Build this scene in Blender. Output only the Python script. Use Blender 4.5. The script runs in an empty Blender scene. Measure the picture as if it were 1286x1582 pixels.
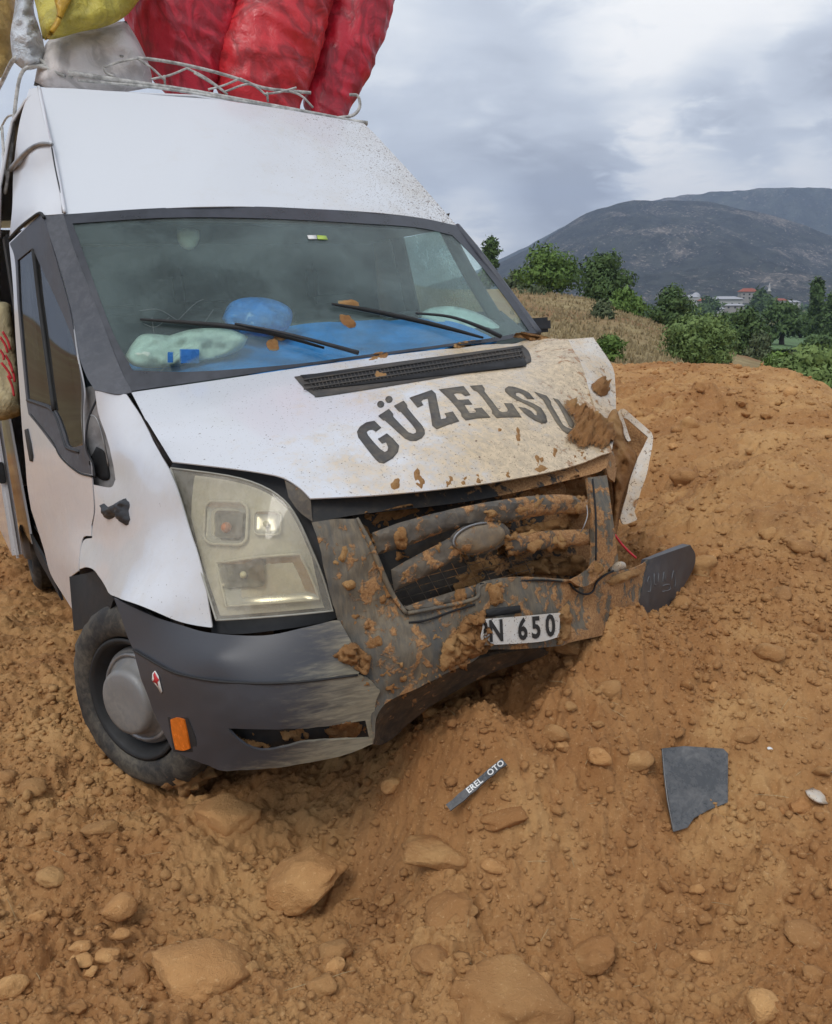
import bpy, bmesh, math, random
import numpy as np
from mathutils import Vector, Matrix, geometry
from mathutils.bvhtree import BVHTree

# ------------------------------------------------------------------ camera, sky, sun, exposure
scene = bpy.context.scene
COL = scene.collection
CAM_H = 1.606
PITCH = math.radians(12.80)
FPX = 1434.97                       # focal length in photo pixels (photo 1286 x 1582)
cam_d = bpy.data.cameras.new('camera'); cam = bpy.data.objects.new('camera', cam_d); COL.objects.link(cam)
cam.location = (0, 0, CAM_H); cam.rotation_euler = (math.pi/2 - PITCH, 0, 0)
cam_d.sensor_fit = 'HORIZONTAL'; cam_d.sensor_width = 36; cam_d.lens = 36*FPX/1286
cam_d.clip_start = 0.05; cam_d.clip_end = 60000
scene.camera = cam

SUN_EL, SUN_AZ = math.radians(52), math.radians(205)     # azimuth clockwise from +Y
world = bpy.data.worlds.new('World'); scene.world = world; world.use_nodes = True
sun_d = bpy.data.lights.new('sun', 'SUN'); sun_d.energy = 1.0; sun_d.angle = math.radians(24); sun_d.color = (1, .975, .94)
sun = bpy.data.objects.new('sun', sun_d); COL.objects.link(sun)
sd = Vector((math.sin(SUN_AZ)*math.cos(SUN_EL), math.cos(SUN_AZ)*math.cos(SUN_EL), math.sin(SUN_EL)))
sun.rotation_euler = sd.to_track_quat('Z', 'Y').to_euler()
vs = scene.view_settings
vs.view_transform = 'Standard'; vs.look = 'None'; vs.exposure = 0.55; vs.gamma = 1.0; vs.use_curve_mapping = False
scene.render.engine = 'CYCLES'
cy = scene.cycles
cy.use_denoising = True; cy.max_bounces = 7; cy.transparent_max_bounces = 16; cy.volume_bounces = 0
cy.diffuse_bounces = 3; cy.glossy_bounces = 3; cy.transmission_bounces = 4
cy.caustics_reflective = False; cy.caustics_refractive = False; cy.sample_clamp_indirect = 6

# pixel ray -> world direction
W = np.array([[1, 0, 0], [0, -math.sin(PITCH), math.cos(PITCH)], [0, -math.cos(PITCH), -math.sin(PITCH)]])
def wdir(px, py):
    return W @ np.array([(px-643)/FPX, (py-791)/FPX, 1.0])

def nd(nt, t, **kw):
    n = nt.nodes.new(t)
    for k, v in kw.items():
        if k.startswith('i_'):
            n.inputs[k[2:].replace('_', ' ')].default_value = v
        elif k.startswith('n_'):
            n.inputs[int(k[2:])].default_value = v
        else:
            setattr(n, k, v)
    return n
def lk(nt, a, b): nt.links.new(a, b)
def math_n(nt, op, a, b=None, clamp=False):
    n = nt.nodes.new('ShaderNodeMath'); n.operation = op; n.use_clamp = clamp
    for i, s in enumerate((a, b)):
        if s is None: continue
        if isinstance(s, (int, float)): n.inputs[i].default_value = s
        else: nt.links.new(s, n.inputs[i])
    return n.outputs[0]
def mrange(nt, s, a, b, c=0., d=1., smooth=True):
    n = nt.nodes.new('ShaderNodeMapRange'); n.interpolation_type = 'SMOOTHSTEP' if smooth else 'LINEAR'
    nt.links.new(s, n.inputs[0])
    for i, v in enumerate((a, b, c, d)): n.inputs[1+i].default_value = v
    return n.outputs[0]
def mixc(nt, f, a, b, mode='MIX'):
    n = nt.nodes.new('ShaderNodeMix'); n.data_type = 'RGBA'; n.blend_type = mode
    for i, s in ((0, f), (6, a), (7, b)):
        if isinstance(s, (int, float)): n.inputs[i].default_value = s
        elif isinstance(s, tuple): n.inputs[i].default_value = s if len(s) == 4 else (*s, 1)
        else: nt.links.new(s, n.inputs[i])
    return n.outputs[2]
def noise(nt, vec, scale, detail=4, rough=.55, dist=0., out=0):
    n = nt.nodes.new('ShaderNodeTexNoise'); n.inputs['Scale'].default_value = scale
    n.inputs['Detail'].default_value = detail; n.inputs['Roughness'].default_value = rough; n.inputs['Distortion'].default_value = dist
    if vec is not None: nt.links.new(vec, n.inputs['Vector'])
    return n.outputs[out]

# --- overcast sky: the clear-sky model behind, broken cloud in front
wt = world.node_tree; wt.nodes.clear()
wout = nd(wt, 'ShaderNodeOutputWorld'); bg = nd(wt, 'ShaderNodeBackground'); bg.inputs[1].default_value = 0.1
lk(wt, bg.outputs[0], wout.inputs[0])
sky = nd(wt, 'ShaderNodeTexSky', sky_type='NISHITA', sun_disc=False, sun_elevation=SUN_EL, sun_rotation=SUN_AZ, air_density=1.2, dust_density=2.0)
tc = nd(wt, 'ShaderNodeTexCoord')
sep = nd(wt, 'ShaderNodeSeparateXYZ'); lk(wt, tc.outputs['Generated'], sep.inputs[0])
den = math_n(wt, 'ADD', math_n(wt, 'MAXIMUM', sep.outputs[2], 0.0), 0.22)
cmb = nd(wt, 'ShaderNodeCombineXYZ')
lk(wt, math_n(wt, 'DIVIDE', sep.outputs[0], den), cmb.inputs[0]); lk(wt, math_n(wt, 'DIVIDE', sep.outputs[1], den), cmb.inputs[1])
n1 = noise(wt, cmb.outputs[0], 1.1, 8, .56, .5)
mp = nd(wt, 'ShaderNodeMapping'); mp.inputs['Location'].default_value = (3.1, 1.7, 0.4); lk(wt, cmb.outputs[0], mp.inputs[0])
n2 = noise(wt, mp.outputs[0], 3.2, 7, .55, .4)
val = math_n(wt, 'ADD', math_n(wt, 'MULTIPLY', n1, .75), math_n(wt, 'MULTIPLY', n2, .45))   # ~0.6 mean
# the cloud masses of this sky: each a soft patch of thicker or thinner cloud round a direction
n3 = noise(wt, mp.outputs[0], 9., 6, .6, .6)
edge = math_n(wt, 'ADD', math_n(wt, 'MULTIPLY', math_n(wt, 'SUBTRACT', n2, .5), 1.3), math_n(wt, 'MULTIPLY', math_n(wt, 'SUBTRACT', n3, .5), .8))
for (px, py, rad, amp) in ((1240, 175, .11, -.42), (1110, 170, .08, -.38), (1010, 235, .09, -.28), (860, 265, .11, -.24), (690, 260, .12, -.14), (1275, 95, .04, -.38),
                           (1090, 60, .13, .30), (1250, 30, .10, .24), (1180, 268, .12, .55), (1030, 285, .07, .42), (735, 345, .06, .45), (960, 120, .10, .20), (600, 90, .11, .12), (1010, 150, .05, .12)):
    d = wdir(px, py); d = d/np.linalg.norm(d)
    vm = nd(wt, 'ShaderNodeVectorMath', operation='DISTANCE'); lk(wt, tc.outputs['Generated'], vm.inputs[0]); vm.inputs[1].default_value = tuple(d)
    wob = math_n(wt, 'ADD', vm.outputs['Value'], math_n(wt, 'MULTIPLY', edge, rad*1.5))
    val = math_n(wt, 'ADD', val, mrange(wt, wob, rad*1.35, rad*.15, 0, amp))
ramp = nd(wt, 'ShaderNodeValToRGB'); lk(wt, val, ramp.inputs[0])
cr = ramp.color_ramp
cr.elements[0].position = .30; cr.elements[0].color = (3.3, 3.5, 3.95, 1)
cr.elements[1].position = .92; cr.elements[1].color = (8.6, 8.5, 8.3, 1)
for p, c in ((.47, (4.5, 4.8, 5.35)), (.62, (5.35, 5.7, 6.25)), (.76, (7.0, 7.2, 7.4))):
    e = cr.elements.new(p); e.color = (*c, 1)
lk(wt, mixc(wt, .93, sky.outputs[0], ramp.outputs[0]), bg.inputs[0])

# ------------------------------------------------------------------ helpers
def vhash(ix, iy, iz, seed):
    h = (ix.astype(np.int64)*374761393 + iy.astype(np.int64)*668265263 + iz.astype(np.int64)*2147483647 + seed*144665) & 0xffffffff
    h = ((h ^ (h >> 13))*1274126177) & 0xffffffff
    h = ((h ^ (h >> 16))*2246822519) & 0xffffffff
    return ((h ^ (h >> 15)) & 0xffffff)/float(0xffffff)
def vnoise(p, seed=0):
    p = np.asarray(p, float); i = np.floor(p).astype(np.int64); f = p-i; f = f*f*(3-2*f)
    r = 0
    for dx in (0, 1):
        wx = f[:, 0] if dx else 1-f[:, 0]
        for dy in (0, 1):
            wy = f[:, 1] if dy else 1-f[:, 1]
            for dz in (0, 1):
                wz = f[:, 2] if dz else 1-f[:, 2]
                r = r + wx*wy*wz*vhash(i[:, 0]+dx, i[:, 1]+dy, i[:, 2]+dz, seed)
    return r*2-1
def vnoise2(x, y, seed=0):
    ix = np.floor(x).astype(np.int64); iy = np.floor(y).astype(np.int64); fx = x-ix; fy = y-iy
    fx = fx*fx*(3-2*fx); fy = fy*fy*(3-2*fy); z = np.zeros_like(ix)
    a = vhash(ix, iy, z, seed); b = vhash(ix+1, iy, z, seed); c = vhash(ix, iy+1, z, seed); d = vhash(ix+1, iy+1, z, seed)
    return ((a*(1-fx)+b*fx)*(1-fy) + (c*(1-fx)+d*fx)*fy)*2-1
def fbm2(x, y, oct=4, gain=.5, seed=0):
    r = 0; a = 1.
    for k in range(oct):
        r = r + a*vnoise2(x*2**k+k*17.3, y*2**k-k*9.1, seed+k); a *= gain
    return r
def fbm(p, oct=4, gain=.5, seed=0):
    r = 0; a = 1.
    for k in range(oct):
        r = r + a*vnoise(np.asarray(p)*2**k+k*13.7, seed+k); a *= gain
    return r
class RBF:                                  # thin-plate spline with a linear part
    def __init__(s, pts, vals, lam=1e-6):
        P = np.asarray(pts, float); s.sc = P.std(0).max()+1e-9; s.mu = P.mean(0); P = (P-s.mu)/s.sc; n = len(P)
        K = s.k(np.linalg.norm(P[:, None]-P[None], axis=2)) + lam*np.eye(n)
        Q = np.hstack([np.ones((n, 1)), P]); A = np.block([[K, Q], [Q.T, np.zeros((3, 3))]])
        s.w = np.linalg.lstsq(A, np.concatenate([np.asarray(vals, float), np.zeros(3)]), rcond=None)[0]; s.P = P
    def k(s, r): return np.where(r > 1e-9, r*r*np.log(np.maximum(r, 1e-9)), 0)
    def __call__(s, X):
        X = (np.atleast_2d(np.asarray(X, float))-s.mu)/s.sc; out = np.empty(len(X)); n = len(s.P)
        for a in range(0, len(X), 50000):
            x = X[a:a+50000]
            out[a:a+50000] = s.k(np.linalg.norm(x[:, None]-s.P[None], axis=2))@s.w[:n] + s.w[n] + x@s.w[n+1:]
        return out

# van frame: X to the van's left (picture right), Y to its rear, Z up; origin under the front axle
VR = np.array([[0.8843801, -0.45961398, -0.08140529], [-0.15319503, -0.12106737, -0.98075174], [0.44091169, 0.87982821, -0.17748016]])
VT = np.array([-0.11413456, 0.76289539, 3.61454426])
VC = -VR.T@VT
_m = np.eye(4); _m[:3, :3] = W@VR; _m[:3, 3] = W@VT + np.array([0, 0, CAM_H])
VAN_M = Matrix(_m.tolist())
def vdir(px, py): return VR.T@np.array([(px-643)/FPX, (py-791)/FPX, 1.0])
def P(px, py, ax, val):                     # the point of the van frame on that sight line where X, Y or Z has that value
    d = vdir(px, py); i = 'XYZ'.index(ax); return VC + d*((val-VC[i])/d[i])
def depth_of(px, py, ax, val):
    d = vdir(px, py); i = 'XYZ'.index(ax); return (val-VC[i])/d[i]
def proj(p):
    c = VR@np.asarray(p)+VT; return 643+FPX*c[0]/c[2], 791+FPX*c[1]/c[2]

def link(o, parent=None, label=None, cat=None, group=None, kind=None):
    COL.objects.link(o)
    if parent is not None: o.parent = parent
    if label: o['label'] = label
    if cat: o['category'] = cat
    if group: o['group'] = group
    if kind: o['kind'] = kind
    return o
def mesh_obj(name, verts, faces, mat, parent=None, smooth=True, **kw):
    me = bpy.data.meshes.new(name)
    me.from_pydata([tuple(map(float, v)) for v in verts], [], [tuple(map(int, f)) for f in faces])
    if smooth: me.shade_smooth()
    if mat is not None: me.materials.append(mat)
    me.update()
    return link(bpy.data.objects.new(name, me), parent, **kw)
def fast_mesh(name, V, F, mat, parent=None, smooth=False, **kw):       # numpy arrays, all tris or all quads
    me = bpy.data.meshes.new(name); V = np.asarray(V, np.float32); F = np.asarray(F, np.int32); k = F.shape[1]
    me.vertices.add(len(V)); me.vertices.foreach_set('co', V.ravel())
    me.loops.add(F.size); me.loops.foreach_set('vertex_index', F.ravel())
    me.polygons.add(len(F)); me.polygons.foreach_set('loop_start', np.arange(0, F.size, k, dtype=np.int32))
    me.polygons.foreach_set('loop_total', np.full(len(F), k, np.int32))
    me.update(calc_edges=True); me.validate()
    if smooth: me.shade_smooth()
    if mat is not None: me.materials.append(mat)
    return link(bpy.data.objects.new(name, me), parent, **kw)
def empty(name, M=None, **kw):
    o = bpy.data.objects.new(name, None); o.empty_display_size = .1; link(o, **kw)
    if M is not None: o.matrix_world = M
    return o

def cat_open(pts, n=6):                     # Catmull-Rom through open points
    p = np.asarray(pts, float)
    if len(p) < 3: return p
    q = np.vstack([2*p[0]-p[1], p, 2*p[-1]-p[-2]]); out = []
    for i in range(1, len(q)-2):
        for k in range(n):
            t = k/n; a, b, c, d = q[i-1], q[i], q[i+1], q[i+2]
            out.append(.5*(2*b+(c-a)*t+(2*a-5*b+4*c-d)*t*t+(3*b-a-3*c+d)*t**3))
    out.append(p[-1]); return np.array(out)
def outline(segs, n=6):                     # segments smoothed inside, corners where they join
    out = []
    for s in segs:
        c = cat_open(s, n); out.extend(c if not out or np.linalg.norm(np.array(out[-1])-c[0]) > .3 else c[1:])
    if np.linalg.norm(np.array(out[0])-np.array(out[-1])) < .3: out.pop()
    return np.array(out)
def inside(pts, poly):
    x, y = pts[:, 0], pts[:, 1]; r = np.zeros(len(pts), bool); n = len(poly); j = n-1
    for i in range(n):
        xi, yi = poly[i]; xj, yj = poly[j]
        c = ((yi > y) != (yj > y)) & (x < (xj-xi)*(y-yi)/((yj-yi) if yj != yi else 1e-12)+xi); r ^= c; j = i
    return r
def edge_dist(pts, polys):
    d = np.full(len(pts), 1e9)
    for poly in polys:
        for i in range(len(poly)):
            a = poly[i]; b = poly[(i+1) % len(poly)]; ab = b-a; L = ab@ab
            t = np.clip(((pts-a)@ab)/(L+1e-12), 0, 1); d = np.minimum(d, np.linalg.norm(pts-(a+t[:, None]*ab), axis=1))
    return d
def tri2d(poly, step, holes=(), jitter=0.):
    poly = np.asarray(poly, float); holes = [np.asarray(h, float) for h in holes]
    lo, hi = poly.min(0), poly.max(0); rows = []
    r = 0
    for y in np.arange(lo[1]+step*.5, hi[1], step*.866):
        xs = np.arange(lo[0]+(step*.5 if r % 2 else 0), hi[0], step); rows.append(np.stack([xs, np.full_like(xs, y)], 1)); r += 1
    g = np.vstack(rows) if rows else np.zeros((0, 2))
    if jitter: g = g+np.random.RandomState(1).uniform(-jitter, jitter, g.shape)*step
    if len(g):
        m = inside(g, poly)
        for h in holes: m &= ~inside(g, h)
        g = g[m]
        if len(g): g = g[edge_dist(g, [poly]+holes) > step*.45]
    vs_, ed = [], []
    for loop in [poly]+holes:
        k = len(vs_); n = len(loop); vs_ += [Vector(p) for p in loop]; ed += [(k+i, k+(i+1) % n) for i in range(n)]
    vs_ += [Vector(p) for p in g]
    V, E, F, _, _, _ = geometry.delaunay_2d_cdt(vs_, ed, [], 0, 1e-5)
    V = np.array([tuple(v) for v in V]); F = np.array([f for f in F if len(f) == 3])
    c = V[F].mean(1); m = inside(c, poly)
    for h in holes: m &= ~inside(c, h)
    F = F[m]
    a, b, c = V[F[:, 0]], V[F[:, 1]], V[F[:, 2]]
    area = (b[:, 0]-a[:, 0])*(c[:, 1]-a[:, 1])-(b[:, 1]-a[:, 1])*(c[:, 0]-a[:, 0])
    F[area > 0] = F[area > 0][:, ::-1]       # picture y runs down: make faces look at the viewer
    return V, F
def to3d(V, dep):
    d = np.stack([(V[:, 0]-643)/FPX, (V[:, 1]-791)/FPX, np.ones(len(V))], 1)@VR
    return VC + d*dep[:, None]
def surf(ctrl):
    return RBF([(c[0], c[1]) for c in ctrl], [1/depth_of(*c) for c in ctrl], 1e-5)
BVHS = []
def add_bvh(V, F): BVHS.append(BVHTree.FromPolygons([Vector(v) for v in V], [tuple(map(int, f)) for f in F]))
def solid(V, F, t):                          # close a sheet into a thin shell, thickness away from the viewer
    n = len(V); N = np.zeros_like(V)
    fn = np.cross(V[F[:, 1]]-V[F[:, 0]], V[F[:, 2]]-V[F[:, 0]])
    for k in range(3): np.add.at(N, F[:, k], fn)
    N /= np.linalg.norm(N, axis=1)[:, None]+1e-12
    V2 = np.vstack([V, V-N*t]); e = {}
    for f in F:
        for a, b in ((f[0], f[1]), (f[1], f[2]), (f[2], f[0])): e[(a, b)] = 1
    rim = [(a, b) for (a, b) in e if (b, a) not in e]
    F2 = [tuple(f) for f in F]+[(f[2]+n, f[1]+n, f[0]+n) for f in F]+[(b, a, a+n) for a, b in rim]+[(b, a+n, b+n) for a, b in rim]
    return V2, F2, rim, N
def panel(name, segs, ctrl, mat, parent, step=16, t=.003, holes=(), n=6, bend=None, bvh=True, sharp=True, **kw):
    poly = outline(segs, n) if isinstance(segs[0][0], (tuple, list, np.ndarray)) else np.array(segs, float)
    hs = [outline(h, n) if isinstance(h[0][0], (tuple, list, np.ndarray)) else np.array(h, float) for h in holes]
    V2, F = tri2d(poly, step, hs)
    rb = ctrl if callable(ctrl) else surf(ctrl)
    V = to3d(V2, 1/rb(V2))
    if bend is not None: V = bend(V, V2, edge_dist(V2, [poly]+hs))
    if bvh: add_bvh(V, F)
    if t:
        A, B, rim, _ = solid(V, F, t)
        o = mesh_obj(name, A, B, mat, parent, **kw)
        if sharp: o.data.set_sharp_from_angle(angle=math.radians(38))
    else: o = mesh_obj(name, V, F, mat, parent, **kw)
    return o
def cast(px, py, default=None):
    d = Vector(vdir(px, py)).normalized(); best = None
    for b in BVHS:
        h = b.ray_cast(Vector(VC), d)
        if h[0] is not None and (best is None or h[3] < best[3]): best = h
    return best
def decal(name, poly, mat, parent, off=.0025, t=.0015, step=6, holes=(), **kw):   # thin piece lying on the panel underneath
    V2, F = tri2d(np.asarray(poly, float), step, holes); V = []; last = None
    for p in V2:
        h = cast(*p) or last
        if h is None: V.append(P(p[0], p[1], 'Y', -.8)); continue
        last = h; nrm = h[1] if h[1].dot(Vector(vdir(*p))) < 0 else -h[1]
        V.append(np.array(h[0]+nrm*off))
    A, B, _, _ = solid(np.array(V), F, t)
    return mesh_obj(name, A, B, mat, parent, **kw)
def lump(name, poly, mat, parent, h=.02, step=5, rough=.5, fall=8., seed=0, off=-.003, nscale=55, **kw):   # mud stuck on the panel underneath
    poly = outline([list(poly)+[poly[0]]], 5); size = np.ptp(poly, 0).min()
    rs = np.random.RandomState(seed); cp = poly.mean(0); q = np.c_[poly, np.zeros(len(poly))]
    poly = cp+(poly-cp)*(1+min(.30, .10+2/size)*fbm(q*.11+seed, 3, .6, seed))[:, None]+rs.uniform(-.6, .6, poly.shape)
    V2, F = tri2d(poly, step, (), .25); V = []; last = None; N = []; d = edge_dist(V2, [poly])
    for p in V2:
        hh = cast(*p) or last
        if hh is None: hh = (Vector(P(p[0], p[1], 'Y', -.85)), Vector((0, -1, 0)), 0, 0)
        last = hh; nrm = hh[1] if hh[1].dot(Vector(vdir(*p))) < 0 else -hh[1]
        V.append(hh[0]); N.append(nrm)
    V = np.array([tuple(v) for v in V]); N = np.array([tuple(v) for v in N])
    nz = fbm(V*nscale, 4, .55, seed); a = h*(1-np.exp(-d/fall))*(1+rough*nz)
    V = V + N*(off+np.maximum(a, 0))[:, None]
    o = mesh_obj(name, V, F, mat, parent, smooth=True, **kw)
    at = o.data.attributes.new('rim', 'FLOAT', 'POINT'); at.data.foreach_set('value', np.clip(d/max(2.2, size*.16), 0, 1).astype(np.float32))
    return o
def pillow(name, segs, ctrl, th, mat, parent=None, step=9, wr=.0, ws=9, seed=0, n=6, power=.5, back=.6, **kw):   # inflated body with that outline
    poly = outline(segs, n) if isinstance(segs[0][0], (tuple, list, np.ndarray)) else np.array(segs, float)
    V2, F = tri2d(poly, step, ()); rb = surf(ctrl); V = to3d(V2, 1/rb(V2)); d = edge_dist(V2, [poly]); R_ = d.max()
    prof = np.sqrt(np.clip(1-(1-np.clip(d/R_, 0, 1))**2, 0, 1))**(power*2)
    dirn = V-VC; dirn /= np.linalg.norm(dirn, axis=1)[:, None]
    w = wr*(1.1-2.6*np.abs(fbm(V*ws*.7, 4, .5, seed))+.5*fbm(V*ws*2.2, 2, .5, seed+3))*prof
    Fr = V-dirn*(th*prof+w)[:, None]; Bk = V+dirn*(back*th*prof)[:, None]
    k = len(V); rim = d < 1e-4
    VV = np.vstack([Fr, Bk]); mp_ = np.arange(2*k); mp_[k:][rim] = np.arange(k)[rim]
    FF = np.vstack([F, mp_[F+k][:, ::-1]])
    return mesh_obj(name, VV, FF, mat, parent, **kw)
def tube(name, pts, r, mat, parent=None, seg=8, n=5, smooth_path=True, caps=True, ret=False, **kw):
    p = cat_open(pts, n) if smooth_path and len(pts) > 2 else np.asarray(pts, float); m = len(p)
    rr = np.full(m, r) if np.isscalar(r) else np.interp(np.linspace(0, 1, m), np.linspace(0, 1, len(r)), r)
    T = np.gradient(p, axis=0); T /= np.linalg.norm(T, axis=1)[:, None]+1e-12
    u = np.cross(T[0], [0, 0, 1.]);
    if np.linalg.norm(u) < .1: u = np.cross(T[0], [1., 0, 0])
    V, F = [], []
    for i in range(m):
        u = u-T[i]*(u@T[i]); u /= np.linalg.norm(u); v = np.cross(T[i], u)
        for k in range(seg):
            a = 2*math.pi*k/seg; V.append(p[i]+rr[i]*(math.cos(a)*u+math.sin(a)*v))
    for i in range(m-1):
        for k in range(seg):
            a, b = i*seg+k, i*seg+(k+1) % seg; F.append((a, b, b+seg, a+seg))
    if caps: F.append(tuple(range(seg))[::-1]); F.append(tuple((m-1)*seg+k for k in range(seg)))
    if ret: return V, F
    return mesh_obj(name, V, F, mat, parent, **kw)
def join_geo(parts):
    V, F = [], []
    for v, f in parts:
        k = len(V); V += [tuple(x) for x in v]; F += [tuple(i+k for i in ff) for ff in f]
    return V, F
def box_geo(x0, x1, y0, y1, z0, z1):
    V = [(x, y, z) for x in (x0, x1) for y in (y0, y1) for z in (z0, z1)]
    return V, [(0, 1, 3, 2), (4, 6, 7, 5), (0, 4, 5, 1), (2, 3, 7, 6), (0, 2, 6, 4), (1, 5, 7, 3)]
def box(name, b, mat, parent, bev=.0, **kw):
    V, F = box_geo(*b); o = mesh_obj(name, V, F, mat, parent, smooth=False, **kw)
    if bev:
        bm = bmesh.new(); bm.from_mesh(o.data); bmesh.ops.bevel(bm, geom=bm.edges[:], offset=bev, segments=2, affect='EDGES'); bm.to_mesh(o.data); bm.free()
        o.data.shade_smooth(); o.data.set_sharp_from_angle(angle=math.radians(40))
    return o
def lathe(name, prof, mat, parent=None, seg=48, axis='X', **kw):     # profile (along axis, radius)
    V, F = [], []; m = len(prof)
    for k in range(seg):
        a = 2*math.pi*k/seg
        for (h, r) in prof: V.append((h, r*math.cos(a), r*math.sin(a)))
    for k in range(seg):
        for i in range(m-1):
            a, b = k*m+i, ((k+1) % seg)*m+i; F.append((a, b, b+1, a+1))
    o = mesh_obj(name, V, F, mat, parent, **kw); return o
def text_geo(s, size=1., bold=0., spacing=1.):
    cu = bpy.data.curves.new('lettering', 'FONT'); cu.body = s; cu.size = size; cu.offset = bold; cu.space_character = spacing; cu.resolution_u = 3
    o = bpy.data.objects.new('lettering', cu); COL.objects.link(o)
    dg = bpy.context.evaluated_depsgraph_get(); me = bpy.data.meshes.new_from_object(o.evaluated_get(dg))
    V = np.array([tuple(v.co) for v in me.vertices]); F = [tuple(p.vertices) for p in me.polygons]
    bpy.data.objects.remove(o); bpy.data.curves.remove(cu); bpy.data.meshes.remove(me)
    return V, F

# ------------------------------------------------------------------ materials
def new_mat(name):
    m = bpy.data.materials.new(name); m.use_nodes = True; nt = m.node_tree
    b = nt.nodes['Principled BSDF']; return m, nt, b
def ocoord(nt, scale=None):
    t = nt.nodes.new('ShaderNodeTexCoord'); return t.outputs['Object']
def gcoord(nt):
    g = nt.nodes.new('ShaderNodeNewGeometry'); return g.outputs['Position']
def bump(nt, b, h, strength=.3, dist=.01, prev=None):
    n = nt.nodes.new('ShaderNodeBump'); n.inputs['Strength'].default_value = strength; n.inputs['Distance'].default_value = dist
    nt.links.new(h, n.inputs['Height'])
    if prev is not None: nt.links.new(prev, n.inputs['Normal'])
    nt.links.new(n.outputs[0], b.inputs['Normal']); return n.outputs[0]
def plain(name, col, rough=.6, metal=0., var=.12, scale=20., bmp=0., spec=.5):
    m, nt, b = new_mat(name); c = ocoord(nt); n = noise(nt, c, scale, 5, .6)
    lo = tuple(x*(1-var) for x in col); hi = tuple(min(1, x*(1+var)) for x in col)
    lk(nt, mixc(nt, mrange(nt, n, .3, .7), lo, hi), b.inputs['Base Color'])
    lk(nt, mrange(nt, n, .2, .8, rough*.85, min(1, rough*1.15)), b.inputs['Roughness'])
    b.inputs['Metallic'].default_value = metal; b.inputs['Specular IOR Level'].default_value = spec
    if bmp: bump(nt, b, noise(nt, c, scale*3, 5, .6), bmp, .004)
    return m
MUD_B, MUD_C = (.27, .128, .047), (.45, .245, .10)
def muddy(name, base, rough, film_lin=(0, 0, 0, 0), mud_lin=(0, 0, 0, 0), film=(.30, .24, .16), film_amt=.5, coat=0., speck=None, spec=.5, streak=None, metal=0., grain=.5):
    """base finish under a dried dust film, clinging splashes and small specks; *_lin = how each varies over the van (x, y, z, const)"""
    m, nt, b = new_mat(name); c = ocoord(nt)
    def lin(l):
        dp = nd(nt, 'ShaderNodeVectorMath', operation='DOT_PRODUCT'); lk(nt, c, dp.inputs[0]); dp.inputs[1].default_value = l[:3]
        return math_n(nt, 'ADD', dp.outputs['Value'], l[3])
    g, mg = lin(film_lin), lin(mud_lin)
    if streak is not None:
        mpn = nd(nt, 'ShaderNodeMapping'); lk(nt, c, mpn.inputs[0]); mpn.inputs['Scale'].default_value = streak; cs = mpn.outputs[0]
    else: cs = c
    nA = noise(nt, cs, 5, 6, .6, .3); nB = noise(nt, cs, 38, 6, .65, .5); nC = noise(nt, c, 150, 3, .6); nM = noise(nt, c, 24, 7, .62, .4)
    f1 = mrange(nt, math_n(nt, 'ADD', math_n(nt, 'ADD', nA, math_n(nt, 'MULTIPLY', nB, .55)), g), .58, 1.12, 0, film_amt)
    col = mixc(nt, f1, base, mixc(nt, mrange(nt, nB, .35, .65), tuple(x*.8 for x in film), tuple(min(1, x*1.15) for x in film)))
    s = mrange(nt, math_n(nt, 'ADD', math_n(nt, 'ADD', math_n(nt, 'MULTIPLY', nM, .9), math_n(nt, 'MULTIPLY', nA, .5)), mg), .96, 1.04)
    mud = mixc(nt, mrange(nt, nC, .3, .7), MUD_B, MUD_C)
    col = mixc(nt, math_n(nt, 'MULTIPLY', s, .93), col, mud)
    if speck is not None:
        sg = lin(speck)
        nS = noise(nt, c, 190, 2, .5); k = mrange(nt, math_n(nt, 'ADD', nS, sg), .70, .73)
        nS2 = noise(nt, c, 70, 3, .5); k2 = mrange(nt, math_n(nt, 'ADD', nS2, sg), .74, .76)
        k = math_n(nt, 'MAXIMUM', k, k2); col = mixc(nt, math_n(nt, 'MULTIPLY', k, .8), col, (.12, .07, .04)); s = math_n(nt, 'MAXIMUM', s, k)
    lk(nt, col, b.inputs['Base Color'])
    r = math_n(nt, 'MAXIMUM', math_n(nt, 'MULTIPLY', s, .9), mrange(nt, f1, 0, film_amt+.01, rough, max(rough, .75)))
    lk(nt, r, b.inputs['Roughness']); b.inputs['Coat Weight'].default_value = coat; b.inputs['Coat Roughness'].default_value = .1
    b.inputs['Specular IOR Level'].default_value = spec; b.inputs['Metallic'].default_value = metal
    bump(nt, b, math_n(nt, 'ADD', math_n(nt, 'MULTIPLY', s, math_n(nt, 'ADD', nM, nC)), math_n(nt, 'MULTIPLY', math_n(nt, 'ADD', nB, nC), .10*grain)), .55, .006)
    return m
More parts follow.
